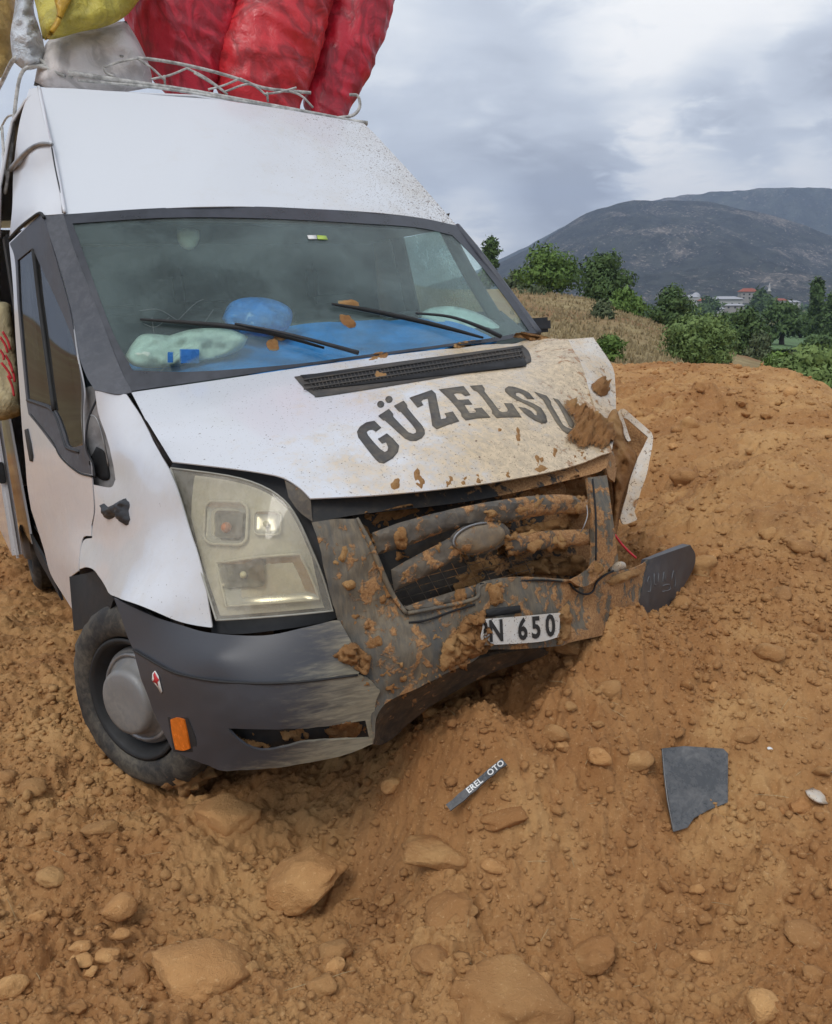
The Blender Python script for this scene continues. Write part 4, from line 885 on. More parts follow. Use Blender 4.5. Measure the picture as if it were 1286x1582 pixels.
for L_ in ([(1000, 900), (1003, 891), (1006, 900), (1005, 913), (1001, 914)], [(1011, 886), (1011, 902), (1014, 903)], [(1018, 886), (1017, 899)], [(1024, 899), (1026, 884), (1029, 898)], [(1024, 905), (1034, 903), (1035, 911), (1024, 914)], [(1038, 896), (1041, 882), (1044, 896), (1043, 908)]):
    decal_pts = [cast(*q) for q in L_]
    tube('scrape_mark', [np.array(h[0]) for h in decal_pts if h], .0022, M['scrape'], bumper_end, seg=5, n=3)
bu_c = surf([(176, 924, 'Y', -.33), (234, 950, 'Y', -.48), (327, 978, 'Y', -.70), (407, 980, 'Y', -.80), (514, 957, 'Y', -.875), (206, 1004, 'Y', -.42), (257, 1034, 'Y', -.60), (337, 1053, 'Y', -.785), (407, 1055, 'Y', -.855), (547, 1043, 'Y', -.93), (330, 1015, 'Y', -.765)])
crease_b = [(553, 1043), (470, 1053), (407, 1056), (337, 1053), (290, 1045), (257, 1034), (206, 1004)]
panel('bumper_corner', [[(176, 924), (234, 951), (280, 966), (327, 978), (407, 982), (473, 969), (514, 959), (525, 959)], [(525, 959), (547, 1000), (558, 1030), (553, 1043)], crease_b, [(206, 1004), (197, 983), (186, 950), (176, 924)]], bu_c, M['bumper'], van, 10, .006, label='dark grey bumper corner below the headlamp')
bl_c = surf([(206, 1004, 'Y', -.425), (257, 1034, 'Y', -.61), (337, 1053, 'Y', -.795), (407, 1055, 'Y', -.865), (547, 1043, 'Y', -.94), (267, 1160, 'Y', -.58), (323, 1183, 'Y', -.69), (351, 1190, 'Y', -.745), (430, 1186, 'Y', -.83), (575, 1148, 'Y', -.91), (243, 1113, 'Y', -.505), (350, 1110, 'Y', -.805), (470, 1110, 'Y', -.905), (588, 1068, 'Y', -.945)])
slot = [[(352, 1126), (430, 1127), (500, 1123), (565, 1113)], [(565, 1113), (571, 1141)], [(571, 1141), (520, 1143), (470, 1147), (440, 1154), (400, 1159), (372, 1146), (352, 1126)]]
bumper_low = panel('bumper_lower', [crease_b[::-1]+[(588, 1067)], [(588, 1067), (580, 1090), (577, 1149)], [(577, 1149), (523, 1169), (430, 1186), (351, 1191), (323, 1184), (267, 1160)], [(267, 1160), (243, 1113), (220, 1053), (206, 1004)]], bl_c, M['bumper'], van, 9, .008, holes=[slot], bend=lambda V, V2, d: V+(fbm(V*50, 2, .5, 3)*.0012)[:, None], label='lower bumper skin with a torn air slot')
panel('air_slot', [[(345, 1120), (575, 1106)], [(575, 1106), (578, 1148)], [(578, 1148), (400, 1165)], [(400, 1165), (345, 1120)]], lambda v: bl_c(v)*.975, M['bay'], van, 10, .004, bend=lumpy(.008, 40, 2))
tube('bumper_seam', [to3d(np.array([q], float), 1/(bl_c([q])*1.0008))[0] for q in crease_b], .0035, M['rubber'], van)
ind = panel('side_marker', [[(263, 1112), (272, 1109), (284, 1112)], [(284, 1112), (289, 1135), (293, 1157)], [(293, 1157), (283, 1160), (271, 1158)], [(271, 1158), (266, 1135), (263, 1112)]], lambda v: bl_c(v)*1.004, M['orange'], van, 6, .02, label='orange side marker lamp in the bumper corner')
panel('marker_recess', [[(259, 1108), (290, 1109)], [(290, 1109), (304, 1148), (298, 1162)], [(298, 1162), (268, 1162)], [(268, 1162), (259, 1108)]], lambda v: bl_c(v)*1.0008, M['rubber'], van, 8, .004)
decal('sticker', [(237, 1040), (241, 1036), (246, 1044), (252, 1068), (250, 1071), (245, 1062), (240, 1056), (236, 1050)], M['sticker_w'], van, .003, .001, 4)
decal('sticker', [(239, 1042), (241, 1038), (244, 1045), (248, 1050), (245, 1053), (246, 1059), (242, 1054), (238, 1053), (240, 1048)], M['red'], van, .0045, .001, 4)
panel('under_tray', [[(577, 1149), (590, 1092), (659, 1058), (740, 1018), (830, 1000)], [(830, 1000), (845, 1012), (760, 1040), (665, 1092), (600, 1146), (577, 1149)]], [(577, 1149, 'Y', -.86), (590, 1092, 'Y', -.88), (659, 1058, 'Y', -.90), (740, 1018, 'Y', -.90), (830, 1000, 'Y', -.88), (845, 1012, 'Y', -.80), (665, 1092, 'Y', -.80), (600, 1146, 'Y', -.80)], M['bay2'], van, 6, .01, bend=lumpy(.012, 25, 9))
# number plate
plate_c = surf([(746, 956, 'Y', -.980), (864, 947, 'Y', -.965), (862, 984, 'Y', -.968), (749, 998, 'Y', -.985), (805, 972, 'Y', -.978)])
plate = panel('number_plate', [[(746, 957), (800, 953), (866, 947)], [(866, 947), (864, 984)], [(864, 984), (831, 992), (749, 997)], [(749, 997), (744, 985), (747, 970), (746, 957)]], plate_c, M['platewhite'], van, 9, .004, label='muddy bent white number plate reading PN 650')
def on_plane(name, txt, origin, ux, uy, rb, mat, parent, size=1., bold=.02, off=1.0012, spacing=1.):
    V, F = text_geo(txt, 1., bold, spacing); V2 = np.array([np.array(origin)+np.array(ux)*v[0]*size-np.array(uy)*v[1]*size for v in V]); V2[:, 0] = np.maximum(V2[:, 0], 747.5); X = to3d(V2, 1/(rb(V2)*off))
    return mesh_obj(name, X, [f for f in F], mat, parent, smooth=False)
for ch, x, y, w in (('P', 739, 992, 1), ('N', 756, 991, 1), ('6', 801, 988, 1), ('5', 822, 985.5, 1), ('0', 844, 982.5, 1)):
    on_plane('plate_character', ch, (x, y), (30, -2.4), (2, 46), plate_c, M['ink'], plate, 1., .03)
decal('plate_holder', [(750, 942), (802, 935), (804, 946), (750, 953)], M['rubber'], van, .006, .004, 6)

# lettering on the bonnet, traced letter by letter
def letters(L, ox, oy, sc_):
    for p in L: decal('letter', [(ox+a/sc_, oy+b/sc_) for a, b in p], M['letters'], bonnet, .0016, .0008, 6)
letters([[(310, 405), (350, 445), (397, 492), (330, 540), (285, 515), (240, 520), (215, 545), (235, 590), (300, 670), (380, 755), (440, 795), (475, 775), (482, 735), (455, 672), (405, 688), (355, 632), (465, 562), (540, 625), (618, 715), (605, 790), (540, 870), (430, 935), (370, 925), (320, 880), (220, 755), (110, 610), (95, 540), (130, 480), (210, 425)],
         [(358, 345), (490, 258), (545, 320), (545, 355), (640, 455), (735, 550), (790, 568), (825, 555), (828, 520), (780, 455), (640, 295), (605, 280), (553, 220), (675, 155), (718, 210), (722, 245), (800, 345), (900, 460), (935, 520), (938, 570), (900, 620), (830, 655), (760, 655), (690, 625), (600, 545), (440, 400), (420, 400)],
         [(345+44*math.cos(a)+44, 200+42*math.sin(a)) for a in np.linspace(0, 6.28, 15)[:-1]],
         [(447+45*math.cos(a)+45, 140+42*math.sin(a)) for a in np.linspace(0, 6.28, 15)[:-1]]], 540, 600, 8.0375)
letters([[(103, 280), (380, 183), (430, 230), (450, 330), (485, 500), (495, 548), (555, 535), (562, 510), (540, 475), (640, 450), (722, 572), (600, 610), (442, 672), (385, 625), (372, 520), (345, 380), (330, 290), (275, 300), (250, 325), (275, 370), (205, 402)],
         [(468, 175), (775, 135), (860, 245), (795, 258), (745, 225), (690, 222), (650, 232), (705, 305), (760, 305), (835, 300), (885, 362), (785, 368), (850, 470), (920, 465), (930, 440), (905, 415), (1000, 403), (1110, 525), (950, 535), (800, 560), (750, 510), (745, 470), (600, 300), (510, 215)]], 620, 580, 8.0375)
letters([[(45, 118), (180, 108), (208, 150), (205, 180), (300, 300), (370, 395), (400, 408), (455, 402), (465, 380), (420, 308), (510, 312), (615, 465), (480, 465), (340, 472), (290, 420), (290, 390), (180, 240), (125, 180), (85, 165)],
         [(430, 150), (470, 122), (540, 130), (640, 165), (700, 195), (755, 265), (680, 262), (640, 220), (590, 190), (550, 195), (555, 225), (620, 265), (740, 310), (830, 360), (880, 440), (900, 510), (880, 532), (830, 528), (760, 500), (690, 455), (640, 415), (580, 350), (660, 362), (720, 395), (760, 440), (785, 445), (780, 400), (740, 360), (650, 315), (560, 275), (480, 225), (435, 180)],
         [(755, 182), (890, 225), (935, 285), (945, 330), (1010, 440), (1070, 545), (1110, 575), (1150, 590), (1200, 600), (1180, 650), (1115, 645), (1060, 605), (990, 510), (920, 390), (850, 270), (800, 230)],
         [(960, 250), (1020, 270), (1080, 350), (1150, 450), (1200, 540), (1180, 590), (1140, 560), (1080, 440), (1020, 330)]], 720, 580, 7.144)

# crushed wing corner on the far side
def crush2(V, V2, d): return V+(fbm(V*10, 2, .5, 21)*.006)[:, None]*np.array([.4, -.7, .3])
panel('torn_wing', [[(956, 636), (965, 631), (980, 645), (1006, 669)], [(1006, 669), (1008, 682), (1002, 724), (993, 751), (981, 790)], [(981, 790), (986, 803)], [(986, 803), (965, 810), (959, 800)], [(959, 800), (967, 767), (975, 737), (986, 708), (1000, 676)], [(1000, 676), (985, 662), (970, 648), (963, 645)], [(963, 645), (969, 662), (974, 681)], [(974, 681), (968, 680), (960, 655), (956, 636)]], [(956, 636, 'Y', -.50), (1006, 669, 'Y', -.56), (1002, 724, 'Y', -.62), (984, 803, 'Y', -.64), (960, 800, 'Y', -.62), (975, 737, 'Y', -.60), (970, 680, 'Y', -.52)], M['crushed'], van, 5, .008, bend=crush2, label='torn white wing edge curled away and filled with mud')
panel('torn_wing_inside', [[(940, 640), (965, 636), (1003, 671)], [(1003, 671), (990, 710), (975, 760), (962, 800)], [(962, 800), (945, 790), (940, 640)]], [(940, 640, 'Y', -.40), (965, 636, 'Y', -.44), (1003, 671, 'Y', -.50), (962, 800, 'Y', -.52), (945, 790, 'Y', -.48)], M['bay'], van, 8, .01)
tube('loose_wire', pts_y([(950, 826, -.70), (962, 842, -.71), (975, 855, -.72), (983, 862, -.72)]), .004, M['red'], van)
tube('loose_wire', pts_y([(906, 775, -.86), (908, 795, -.88), (903, 812, -.885), (896, 825, -.87)]), .0018, M['steel'], van)

# wipers
def wiper(path_arm, path_blade):
    def g(p, h): c = to3d(np.array([p], float), 1/ws_s([p]))[0]; return c+np.array([0, -.75, .66])*h
    w = tube('wiper', [g(p, h) for p, h in path_arm], [.009, .008, .006, .005], M['black'], van, seg=6)
    tube('wiper_blade', [g(p, .012) for p in path_blade], [.005, .009, .010, .009, .005], M['rubber'], w, seg=6)
wiper([((551, 554), .03), ((505, 543), .035), ((430, 524), .035), ((362, 507), .022)], [(217, 497), (290, 502), (364, 509), (430, 521), (500, 541)])
wiper([((770, 528), .03), ((735, 517), .045), ((690, 502), .045), ((640, 490), .022)], [(512, 473), (570, 483), (632, 496), (690, 510), (745, 525)])

# mud stuck on the van
mud_list = [('bonnet', [(866, 616), (880, 618), (895, 630), (912, 638), (928, 645), (940, 655), (948, 672), (946, 690), (930, 698), (915, 690), (900, 700), (888, 690), (880, 688), (868, 682), (878, 666), (884, 655), (872, 636)], .035, 9),
            ('bonnet', [(912, 592), (925, 586), (940, 592), (944, 604), (938, 614), (925, 612), (915, 604)], .035, 7),
            ('bonnet', [(790, 520), (830, 512), (862, 506), (900, 508), (914, 516), (890, 522), (850, 524), (815, 528)], .03, 6),
            ('bonnet', [(600, 748), (612, 738), (620, 742), (616, 756), (605, 758)], .008, 4), ('bonnet', [(638, 728), (646, 722), (656, 742), (652, 756), (642, 752)], .008, 4), ('bonnet', [(686, 738), (700, 732), (702, 748), (690, 752)], .008, 4), ('bonnet', [(712, 740), (722, 736), (720, 750), (713, 750)], .007, 4),
            ('bonnet', [(734, 732), (742, 730), (744, 746), (736, 748)], .007, 4), ('bonnet', [(798, 660), (804, 662), (806, 678), (802, 690), (797, 676)], .008, 3), ('bonnet', [(768, 660), (777, 660), (776, 668), (769, 667)], .006, 3), ('bonnet', [(822, 724), (842, 716), (850, 724), (834, 732)], .010, 4),
            ('bonnet', [(826, 702), (834, 704), (832, 722), (827, 716)], .006, 3), ('bonnet', [(855, 690), (862, 696), (858, 714), (852, 704)], .006, 3), ('bonnet', [(565, 556), (585, 548), (600, 548), (596, 554), (575, 558)], .015, 4), ('bonnet', [(575, 580), (588, 574), (600, 580), (592, 590), (578, 590)], .015, 4)]
for i, (nm, pl, h, fl) in enumerate(mud_list): lump('mud', pl, M['mud'], van, h*1.15, 3 if h > .012 else 2.6, .9, fl*.75, 100+i)
mud2 = [[(553, 795), (562, 805), (575, 826), (583, 848), (578, 858), (566, 842), (555, 820)], [(608, 820), (622, 812), (632, 830), (628, 845), (612, 848)], [(528, 845), (536, 838), (538, 855), (530, 872), (522, 865)], [(526, 900), (545, 895), (552, 906), (538, 914)],
        [(508, 1010), (525, 1000), (545, 992), (560, 998), (572, 1015), (570, 1035), (555, 1040), (540, 1030), (520, 1022)], [(565, 990), (585, 982), (590, 996), (572, 1002)], [(590, 905), (602, 898), (606, 915), (597, 925)], [(585, 922), (596, 918), (600, 935), (588, 936)],
        [(690, 985), (715, 965), (735, 955), (748, 960), (742, 990), (735, 1015), (700, 1032), (680, 1040), (674, 1020)], [(700, 890), (735, 880), (748, 890), (740, 905), (712, 905)], [(715, 868), (745, 862), (775, 866), (770, 880), (730, 884)],
        [(770, 880), (800, 872), (830, 862), (868, 858), (885, 856), (898, 866), (905, 880), (890, 892), (850, 890), (800, 892)], [(800, 815), (830, 806), (870, 802), (885, 808), (880, 818), (840, 822), (805, 828)], [(812, 840), (830, 830), (842, 838), (832, 850), (815, 852)],
        [(870, 745), (890, 735), (906, 740), (908, 768), (895, 772), (876, 762)], [(700, 905), (715, 900), (722, 930), (706, 938)], [(750, 905), (770, 900), (778, 930), (760, 940)], [(866, 945), (878, 935), (884, 975), (872, 990), (858, 985), (866, 975)],
        [(500, 1128), (520, 1118), (556, 1116), (562, 1135), (540, 1142), (512, 1142)], [(355, 1128), (380, 1140), (420, 1150), (408, 1158), (378, 1150)], [(430, 1130), (470, 1126), (480, 1142), (448, 1150)], [(745, 790), (760, 785), (770, 795), (755, 800)],
        [(580, 790), (640, 778), (650, 790), (600, 806), (572, 808)], [(820, 752), (860, 745), (866, 755), (830, 764)], [(905, 880), (920, 868), (935, 880), (915, 895)], [(930, 900), (955, 885), (990, 878), (985, 890), (950, 905)]]
for i, pl in enumerate(mud2): lump('mud', pl, M['mud'], van, .017 if i not in (4, 11) else .034, 3, .95, 4, 200+i)
lump('mud', [(706, 958), (728, 944), (746, 940), (752, 950), (749, 962), (754, 973), (749, 985), (755, 997), (746, 1010), (725, 1016), (704, 1004)], M['mud'], van, .036, 2.4, .7, 3, 77)
lump('mud', [(862, 948), (872, 940), (880, 955), (876, 985), (866, 996), (860, 984), (866, 968)], M['mud'], van, .018, 2.4, .9, 3, 78)
rm = np.random.RandomState(9)
def blob(px, py, r):
    n_ = 14; ph = rm.rand()*6.28; ec = rm.uniform(.55, 1.); rot = rm.rand()*3.14
    out = []
    for t in np.linspace(0, 2*math.pi, n_+1)[:-1]:
        q = r*(1+.28*math.sin(3*t+ph)+.3*rm.uniform(-1, 1)); x, y = q*math.cos(t)*1.2, q*math.sin(t)*ec; out.append((px+x*math.cos(rot)-y*math.sin(rot), py+x*math.sin(rot)+y*math.cos(rot)))
    return out
zones = [([(760, 800), (905, 735), (912, 770), (908, 880), (780, 895), (770, 860)], 30, 5, 14), ([(560, 790), (700, 775), (690, 792), (580, 815)], 8, 4, 9), ([(500, 820), (548, 810), (625, 950), (735, 930), (880, 905), (980, 880), (965, 965), (750, 1005), (600, 1085), (560, 1000)], 46, 3, 9), ([(590, 840), (905, 770), (910, 880), (740, 915), (625, 940)], 34, 3, 8), ([(600, 1070), (735, 1000), (735, 1020), (660, 1062), (595, 1090)], 12, 4, 9), ([(590, 758), (940, 690), (935, 710), (600, 772)], 22, 2.2, 5), ([(360, 1130), (565, 1118), (568, 1140), (400, 1155)], 9, 3, 7), ([(560, 1040), (585, 1068), (576, 1140), (555, 1120)], 5, 3, 7), ([(700, 640), (930, 600), (940, 690), (640, 750)], 16, 1.5, 3)]
for poly_, cnt, r0, r1 in zones:
    poly_ = np.array(poly_, float); lo_, hi_ = poly_.min(0), poly_.max(0); k_ = 0
    while k_ < cnt:
        q_ = rm.uniform(lo_, hi_)
        if not inside(q_[None], poly_)[0] or (744 < q_[0] < 872 and 938 < q_[1] < 1006): continue
        k_ += 1; rr0 = r0+(r1-r0)*rm.rand()**2
        lump('mud', blob(q_[0], q_[1], rr0), M['mud'], van, .0016*rr0+.002, max(1.8, rr0*.42), .9, max(1.5, rr0*.5), 600+k_+cnt*10)
pillow('packed_mud', [[(930, 700), (936, 655), (948, 632), (962, 645), (966, 680), (985, 705), (974, 740), (962, 770), (956, 810), (950, 850), (962, 880), (950, 890), (944, 830), (948, 760), (930, 700)]], [(930, 700, 'Y', -.60), (948, 632, 'Y', -.45), (985, 705, 'Y', -.56), (956, 810, 'Y', -.60), (955, 885, 'Y', -.66)], .07, M['mudfull'], van, 4, .03, 22, 7, n=4)
pillow('broken_bracket', [[(938, 886), (950, 870), (964, 868), (968, 878), (955, 888), (938, 886)]], [(938, 886, 'Y', -.80), (968, 878, 'Y', -.77), (955, 888, 'Y', -.78), (950, 870, 'Y', -.8)], .02, M['crushed'], van, 5, .01, 40, 3, n=3)
# grass and mud tufts caught on the wipers
for i, pl in enumerate(([(524, 466), (540, 460), (556, 468), (550, 474), (528, 474)], [(522, 486), (538, 484), (552, 500), (545, 508), (528, 500)], [(408, 528), (425, 524), (432, 538), (416, 542)], [(420, 518), (440, 514), (450, 522), (430, 528)], [(560, 550), (590, 543), (600, 548), (575, 556)], [(690, 534), (720, 524), (738, 526), (712, 538)])): lump('mud', pl, M['mud'], screen, .012, 3, .8, 4, 300+i)

# wheels
def make_wheel(loc, rotz, mud=True):
    w = empty('wheel'); w.parent = van; w.location = loc; w.rotation_euler = (0, .0, rotz)
    R0, Rr, hw = .325, .212, .105
    prof = [(.07, Rr-.004), (-hw+.028, Rr), (-hw+.006, Rr+.012), (-hw, Rr+.045), (-hw+.004, Rr+.078), (-hw+.018, R0-.014), (-hw+.035, R0-.002)]
    prof += [(x, R0-(.008 if k % 2 else 0)) for k, x in enumerate(np.linspace(-hw+.042, hw-.042, 13))]+[(hw-.035, R0-.002), (hw-.012, R0-.02), (hw, Rr+.06), (hw-.02, Rr), (.07, Rr-.004)]
    t = lathe('tyre', prof, M['tyre'], w, 72)
    me = t.data; co = np.array([v.co for v in me.vertices]); n = fbm(co*26, 3, .5, 5); k = np.clip((np.hypot(co[:, 1], co[:, 2])-.29)/.03, 0, 1)
    r = np.hypot(co[:, 1], co[:, 2]); co[:, 1:] *= (1+.012*(n*k)/np.maximum(r, .1))[:, None]
    me.vertices.foreach_set('co', co.astype(np.float32).ravel())
    lathe('rim', [(.02, Rr-.005), (-.085, Rr-.004), (-.098, Rr+.004), (-.102, Rr-.006), (-.090, Rr-.018), (-.05, Rr-.03), (-.030, Rr-.05), (-.028, .14), (-.05, .125), (-.055, .11)], M['rubber'], w, 56)
    h = lathe('hub_cap', [(-.045, .172), (-.062, .168), (-.072, .150), (-.078, .128), (-.110, .116), (-.128, .110), (-.134, .095), (-.131, .05), (-.130, .0)], M['hubsteel'], w, 48)
    lathe('hub_ring', [(-.064, .160), (-.078, .156), (-.080, .146), (-.070, .142)], M['steel'], h, 48)
    if mud:
        bm = bmesh.new(); bmesh.ops.create_icosphere(bm, subdivisions=4, radius=1.); co = np.array([v.co for v in bm.verts]); n = fbm(co*4, 4, .6, 4)
        co = co*np.array([.10, .09, .05])*(1+.3*n)[:, None]
        for v, c in zip(bm.verts, co): v.co = c
        me = bpy.data.meshes.new('caked_mud'); bm.to_mesh(me); bm.free(); me.shade_smooth(); me.materials.append(M['tyremud'])
        o = bpy.data.objects.new('caked_mud', me); link(o, w); o.location = (0, -.11, -.285)
    return w
wc = P(199, 1078, 'Y', .0)
make_wheel((wc[0]+.09, wc[1]+.02, wc[2]), math.radians(30))
make_wheel((-.88, 3.3, .33), 0, False)
wf = make_wheel((.80, .05, .33), math.radians(30+180), False)

# open sliding door at the rear edge
sl = box('sliding_door', (-1.115, -1.06, 2.55, 3.75, .36, 2.0), M['white_clean'], van, .02)
box('door_latch', (-1.12, -1.085, 2.535, 2.56, .80, .92), M['black'], sl, .005)

# ------------------------------------------------------------------ things in and on the van
def put(o): o.matrix_world = VAN_M; return o
blue = panel('cover_sheet', [[(180, 566), (260, 548), (350, 522), (450, 503), (560, 495), (640, 493), (700, 498)], [(700, 498), (745, 512), (768, 526)], [(768, 526), (686, 537), (550, 556), (450, 569), (330, 578), (232, 574), (180, 566)]],
             lambda v: dash_s(v)*1.012, M['blue'], None, 12, .006, bvh=False, bend=lambda V, V2, d: V+(fbm(V*9, 4, .55, 3)*.010)[:, None]*np.array([0, -.3, 1]), label='bright blue sheet spread over the dashboard behind the windscreen', cat='sheet'); put(blue)
put(pillow('plastic_bag', [[(343, 492), (356, 468), (385, 459), (420, 462), (446, 474), (452, 490), (440, 512), (400, 520), (360, 512), (343, 492)]], [(343, 492, 'Y', .36), (452, 490, 'Y', .34), (400, 459, 'Y', .40), (400, 520, 'Y', .28)], .07, M['bluebag'], None, 5, .020, 18, 8, label='crumpled blue plastic bag lying on the dashboard cover', cat='bag'))
put(pillow('food_pack', [[(192, 552), (205, 530), (222, 516), (262, 518)], [(262, 518), (300, 508), (352, 508), (384, 520)], [(384, 520), (372, 540), (340, 552), (300, 560)], [(300, 560), (250, 568), (210, 566), (192, 552)]], [(192, 552, 'Y', .30), (382, 524, 'Y', .22), (280, 510, 'Y', .36), (280, 562, 'Y', .22)], .045, M['greenwhite'], None, 6, .026, 15, 9, label='pale greenish pack lying in the near corner of the dashboard', cat='pack'))
for i, (x0, y0, x1, y1) in enumerate(((259, 545, 267, 560), (280, 540, 308, 561))):
    put(panel('cup', [[(x0, y0), (x1, y0)], [(x1, y0), (x1, y1)], [(x1, y1), (x0, y1)], [(x0, y1), (x0, y0)]], [(x0, y0, 'Y', .115), (x1, y0, 'Y', .11), (x1, y1, 'Y', .115), (x0, y1, 'Y', .12)], M['bluebag'], None, 8, .03, bvh=False, label=('narrow blue tub leaning on the pale pack' if i == 0 else 'wide blue carton standing before the pale pack'), cat='carton'))
put(pillow('airbag', [[(645, 488), (665, 476), (700, 473), (735, 482), (765, 498), (781, 518), (760, 528), (715, 524), (680, 510), (645, 488)]], [(645, 488, 'Y', .50), (781, 518, 'Y', .30), (700, 473, 'Y', .52), (715, 524, 'Y', .34)], .06, M['airbag'], None, 6, .024, 13, 5, label='slack pale airbag hanging over the steering wheel', cat='airbag'))
put(pillow('cab_lamp', [[(274, 355), (290, 352), (308, 355)], [(308, 355), (308, 370), (300, 383), (291, 386), (280, 380), (274, 368), (274, 355)]], [(274, 355, 'Y', .78), (308, 355, 'Y', .78), (291, 386, 'Y', .76)], .03, M['cream'], None, 5, .0, 9, 1, label='cream plastic cup hanging behind the windscreen top', cat='cup'))
def cloth(name, col, rough=.6, wr=.5, lo=.68, stretch=(1, 1, 1)):
    m, nt, b = new_mat(name); c = ocoord(nt); mpn = nd(nt, 'ShaderNodeMapping'); lk(nt, c, mpn.inputs[0]); mpn.inputs['Scale'].default_value = stretch
    nA = noise(nt, mpn.outputs[0], 4, 4, .5, 1.2); nB = noise(nt, mpn.outputs[0], 17, 4, .55, 1.5)
    rg = math_n(nt, 'ABSOLUTE', math_n(nt, 'SUBTRACT', nA, .5)); rg2 = math_n(nt, 'ABSOLUTE', math_n(nt, 'SUBTRACT', nB, .5))
    col2 = mixc(nt, mrange(nt, rg, 0, .12), tuple(x*lo for x in col), col); col2 = mixc(nt, mrange(nt, nB, .55, .75, 0, .35), col2, tuple(min(1, x*1.3+.015) for x in col))
    lk(nt, col2, b.inputs['Base Color']); lk(nt, mrange(nt, nB, .3, .7, rough*.7, rough*1.4), b.inputs['Roughness'])
    bump(nt, b, math_n(nt, 'ADD', math_n(nt, 'MULTIPLY', rg, 1.6), math_n(nt, 'MULTIPLY', rg2, .7)), wr, .035); return m
M['redsack'] = cloth('red_sack', (.56, .020, .042), .42, .28, .55, (1.4, 1.4, .8))
M['redsack2'] = cloth('red_sack_bright', (.60, .028, .038), .42, .28, .55, (1.2, 1.2, 1.0))
M['whitesack'] = cloth('white_woven_sack', (.66, .62, .60), .7, .4)
M['yellowbag'] = cloth('yellow_plastic', (.55, .47, .07), .45, .6)
M['orangefilm'] = cloth('orange_plastic', (.68, .40, .03), .4, .4)
M['film'] = cloth('white_film', (.62, .66, .70), .3, .8)
M['ochresack'] = cloth('ochre_sack', (.52, .36, .12), .7, .5)
M['printsack'] = cloth('printed_sack', (.50, .42, .24), .75, .5)
def sack(name, rows, depth, mat, label, seed, cat='sack', group=None, wr=.020, ns=110):
    """body lofted through picture rows (left, right, row, Y of its middle)"""
    r = np.array(rows, float); r[:, 3] += .17; t = np.linspace(0, 1, len(r)); tt = np.linspace(0, 1, 90); R_ = np.stack([np.interp(tt, t, r[:, k]) for k in range(4)], 1)
    for _ in range(12): R_[1:-1] = (R_[:-2]+2*R_[1:-1]+R_[2:])/4
    V, F = [], []; m = len(R_)
    for (a, b, y, Y) in R_:
        pa, pb = P(a, y, 'Y', Y), P(b, y, 'Y', Y); c = (pa+pb)/2; u = (pb-pa)/2; w = np.array([0, 1., 0])*np.linalg.norm(u)*depth
        for k in range(ns):
            an = 2*math.pi*k/ns; ca, sa = math.cos(an), math.sin(an); f = lambda q: math.copysign(abs(q)**.85, q)
            V.append(c+u*f(ca)+w*f(sa))
    V = np.array(V); cen = V.reshape(m, ns, 3).mean(1).repeat(ns, 0); out = V-cen; out /= np.linalg.norm(out, axis=1)[:, None]+1e-9
    crease_ = wr*(.5-1.5*np.abs(fbm(V*np.array([5, 5, 2.2]), 3, .5, seed))-1.0*np.abs(fbm(V@np.array([[1, 0, .5], [0, 1, 0], [-.5, 0, 1]])*np.array([3.5, 3.5, 9]), 3, .5, seed+9)))
    V = V+out*crease_[:, None]
    for i in range(m-1):
        for k in range(ns): F.append((i*ns+k, (i+1)*ns+k, (i+1)*ns+(k+1) % ns, i*ns+(k+1) % ns))
    F.append(tuple(range(ns))); F.append(tuple((m-1)*ns+k for k in range(ns))[::-1])
    return put(mesh_obj(name, V, F, mat, None, label=label, cat=cat, group=group))
RS = 'red sacks loaded on the roof rack'
sack('red_sack', [(225, 330, -260, 1.62), (190, 372, -210, 1.6), (188, 375, -120, 1.58), (190, 370, 0, 1.55), (204, 366, 60, 1.53), (228, 352, 105, 1.5), (255, 330, 140, 1.46), (262, 325, 165, 1.45)], .75, M['redsack'], 'red sack nearest the white and yellow bags on the roof', 3, group=RS)
sack('red_sack', [(400, 480, -270, 1.55), (360, 530, -210, 1.55), (362, 530, -120, 1.52), (360, 512, 0, 1.48), (342, 502, 50, 1.46), (330, 485, 100, 1.44), (340, 472, 145, 1.42), (362, 460, 172, 1.40), (372, 450, 200, 1.40)], .75, M['redsack2'], 'red sack in the middle of the three on the roof', 11, group=RS)
sack('red_sack', [(560, 640, -270, 1.62), (525, 680, -210, 1.62), (515, 650, -110, 1.6), (500, 607, 0, 1.57), (482, 590, 60, 1.54), (466, 570, 112, 1.52), (462, 552, 150, 1.5), (474, 540, 182, 1.46), (482, 532, 215, 1.45)], .75, M['redsack'], 'red sack leaning out over the far edge of the roof', 23, group=RS)
put(pillow('white_sack', [[(52, 132), (60, 95), (75, 62), (110, 45), (165, 35), (195, 32)], [(195, 32), (215, 65), (232, 105), (236, 135)], [(236, 135), (150, 146), (52, 132)]], [(52, 132, 'Y', 1.45), (75, 62, 'Y', 1.5), (195, 32, 'Y', 1.5), (236, 135, 'Y', 1.42), (150, 140, 'Y', 1.42)], .16, M['whitesack'], None, 9, .035, 7, 3, label='grey white woven sack lying on the roof behind the rack', cat='sack'))
yb = put(pillow('yellow_bag', [[(66, 60), (58, 20), (50, -40), (90, -110), (180, -110), (240, -50), (215, 0)], [(215, 0), (195, 24), (165, 40), (120, 50), (85, 60), (66, 60)]], [(66, 60, 'Y', 1.30), (50, -40, 'Y', 1.4), (180, -110, 'Y', 1.5), (215, 0, 'Y', 1.36), (120, 50, 'Y', 1.30)], .14, M['yellowbag'], None, 9, .03, 8, 5, label='yellow plastic bag lying on top of the white sack', cat='bag'))
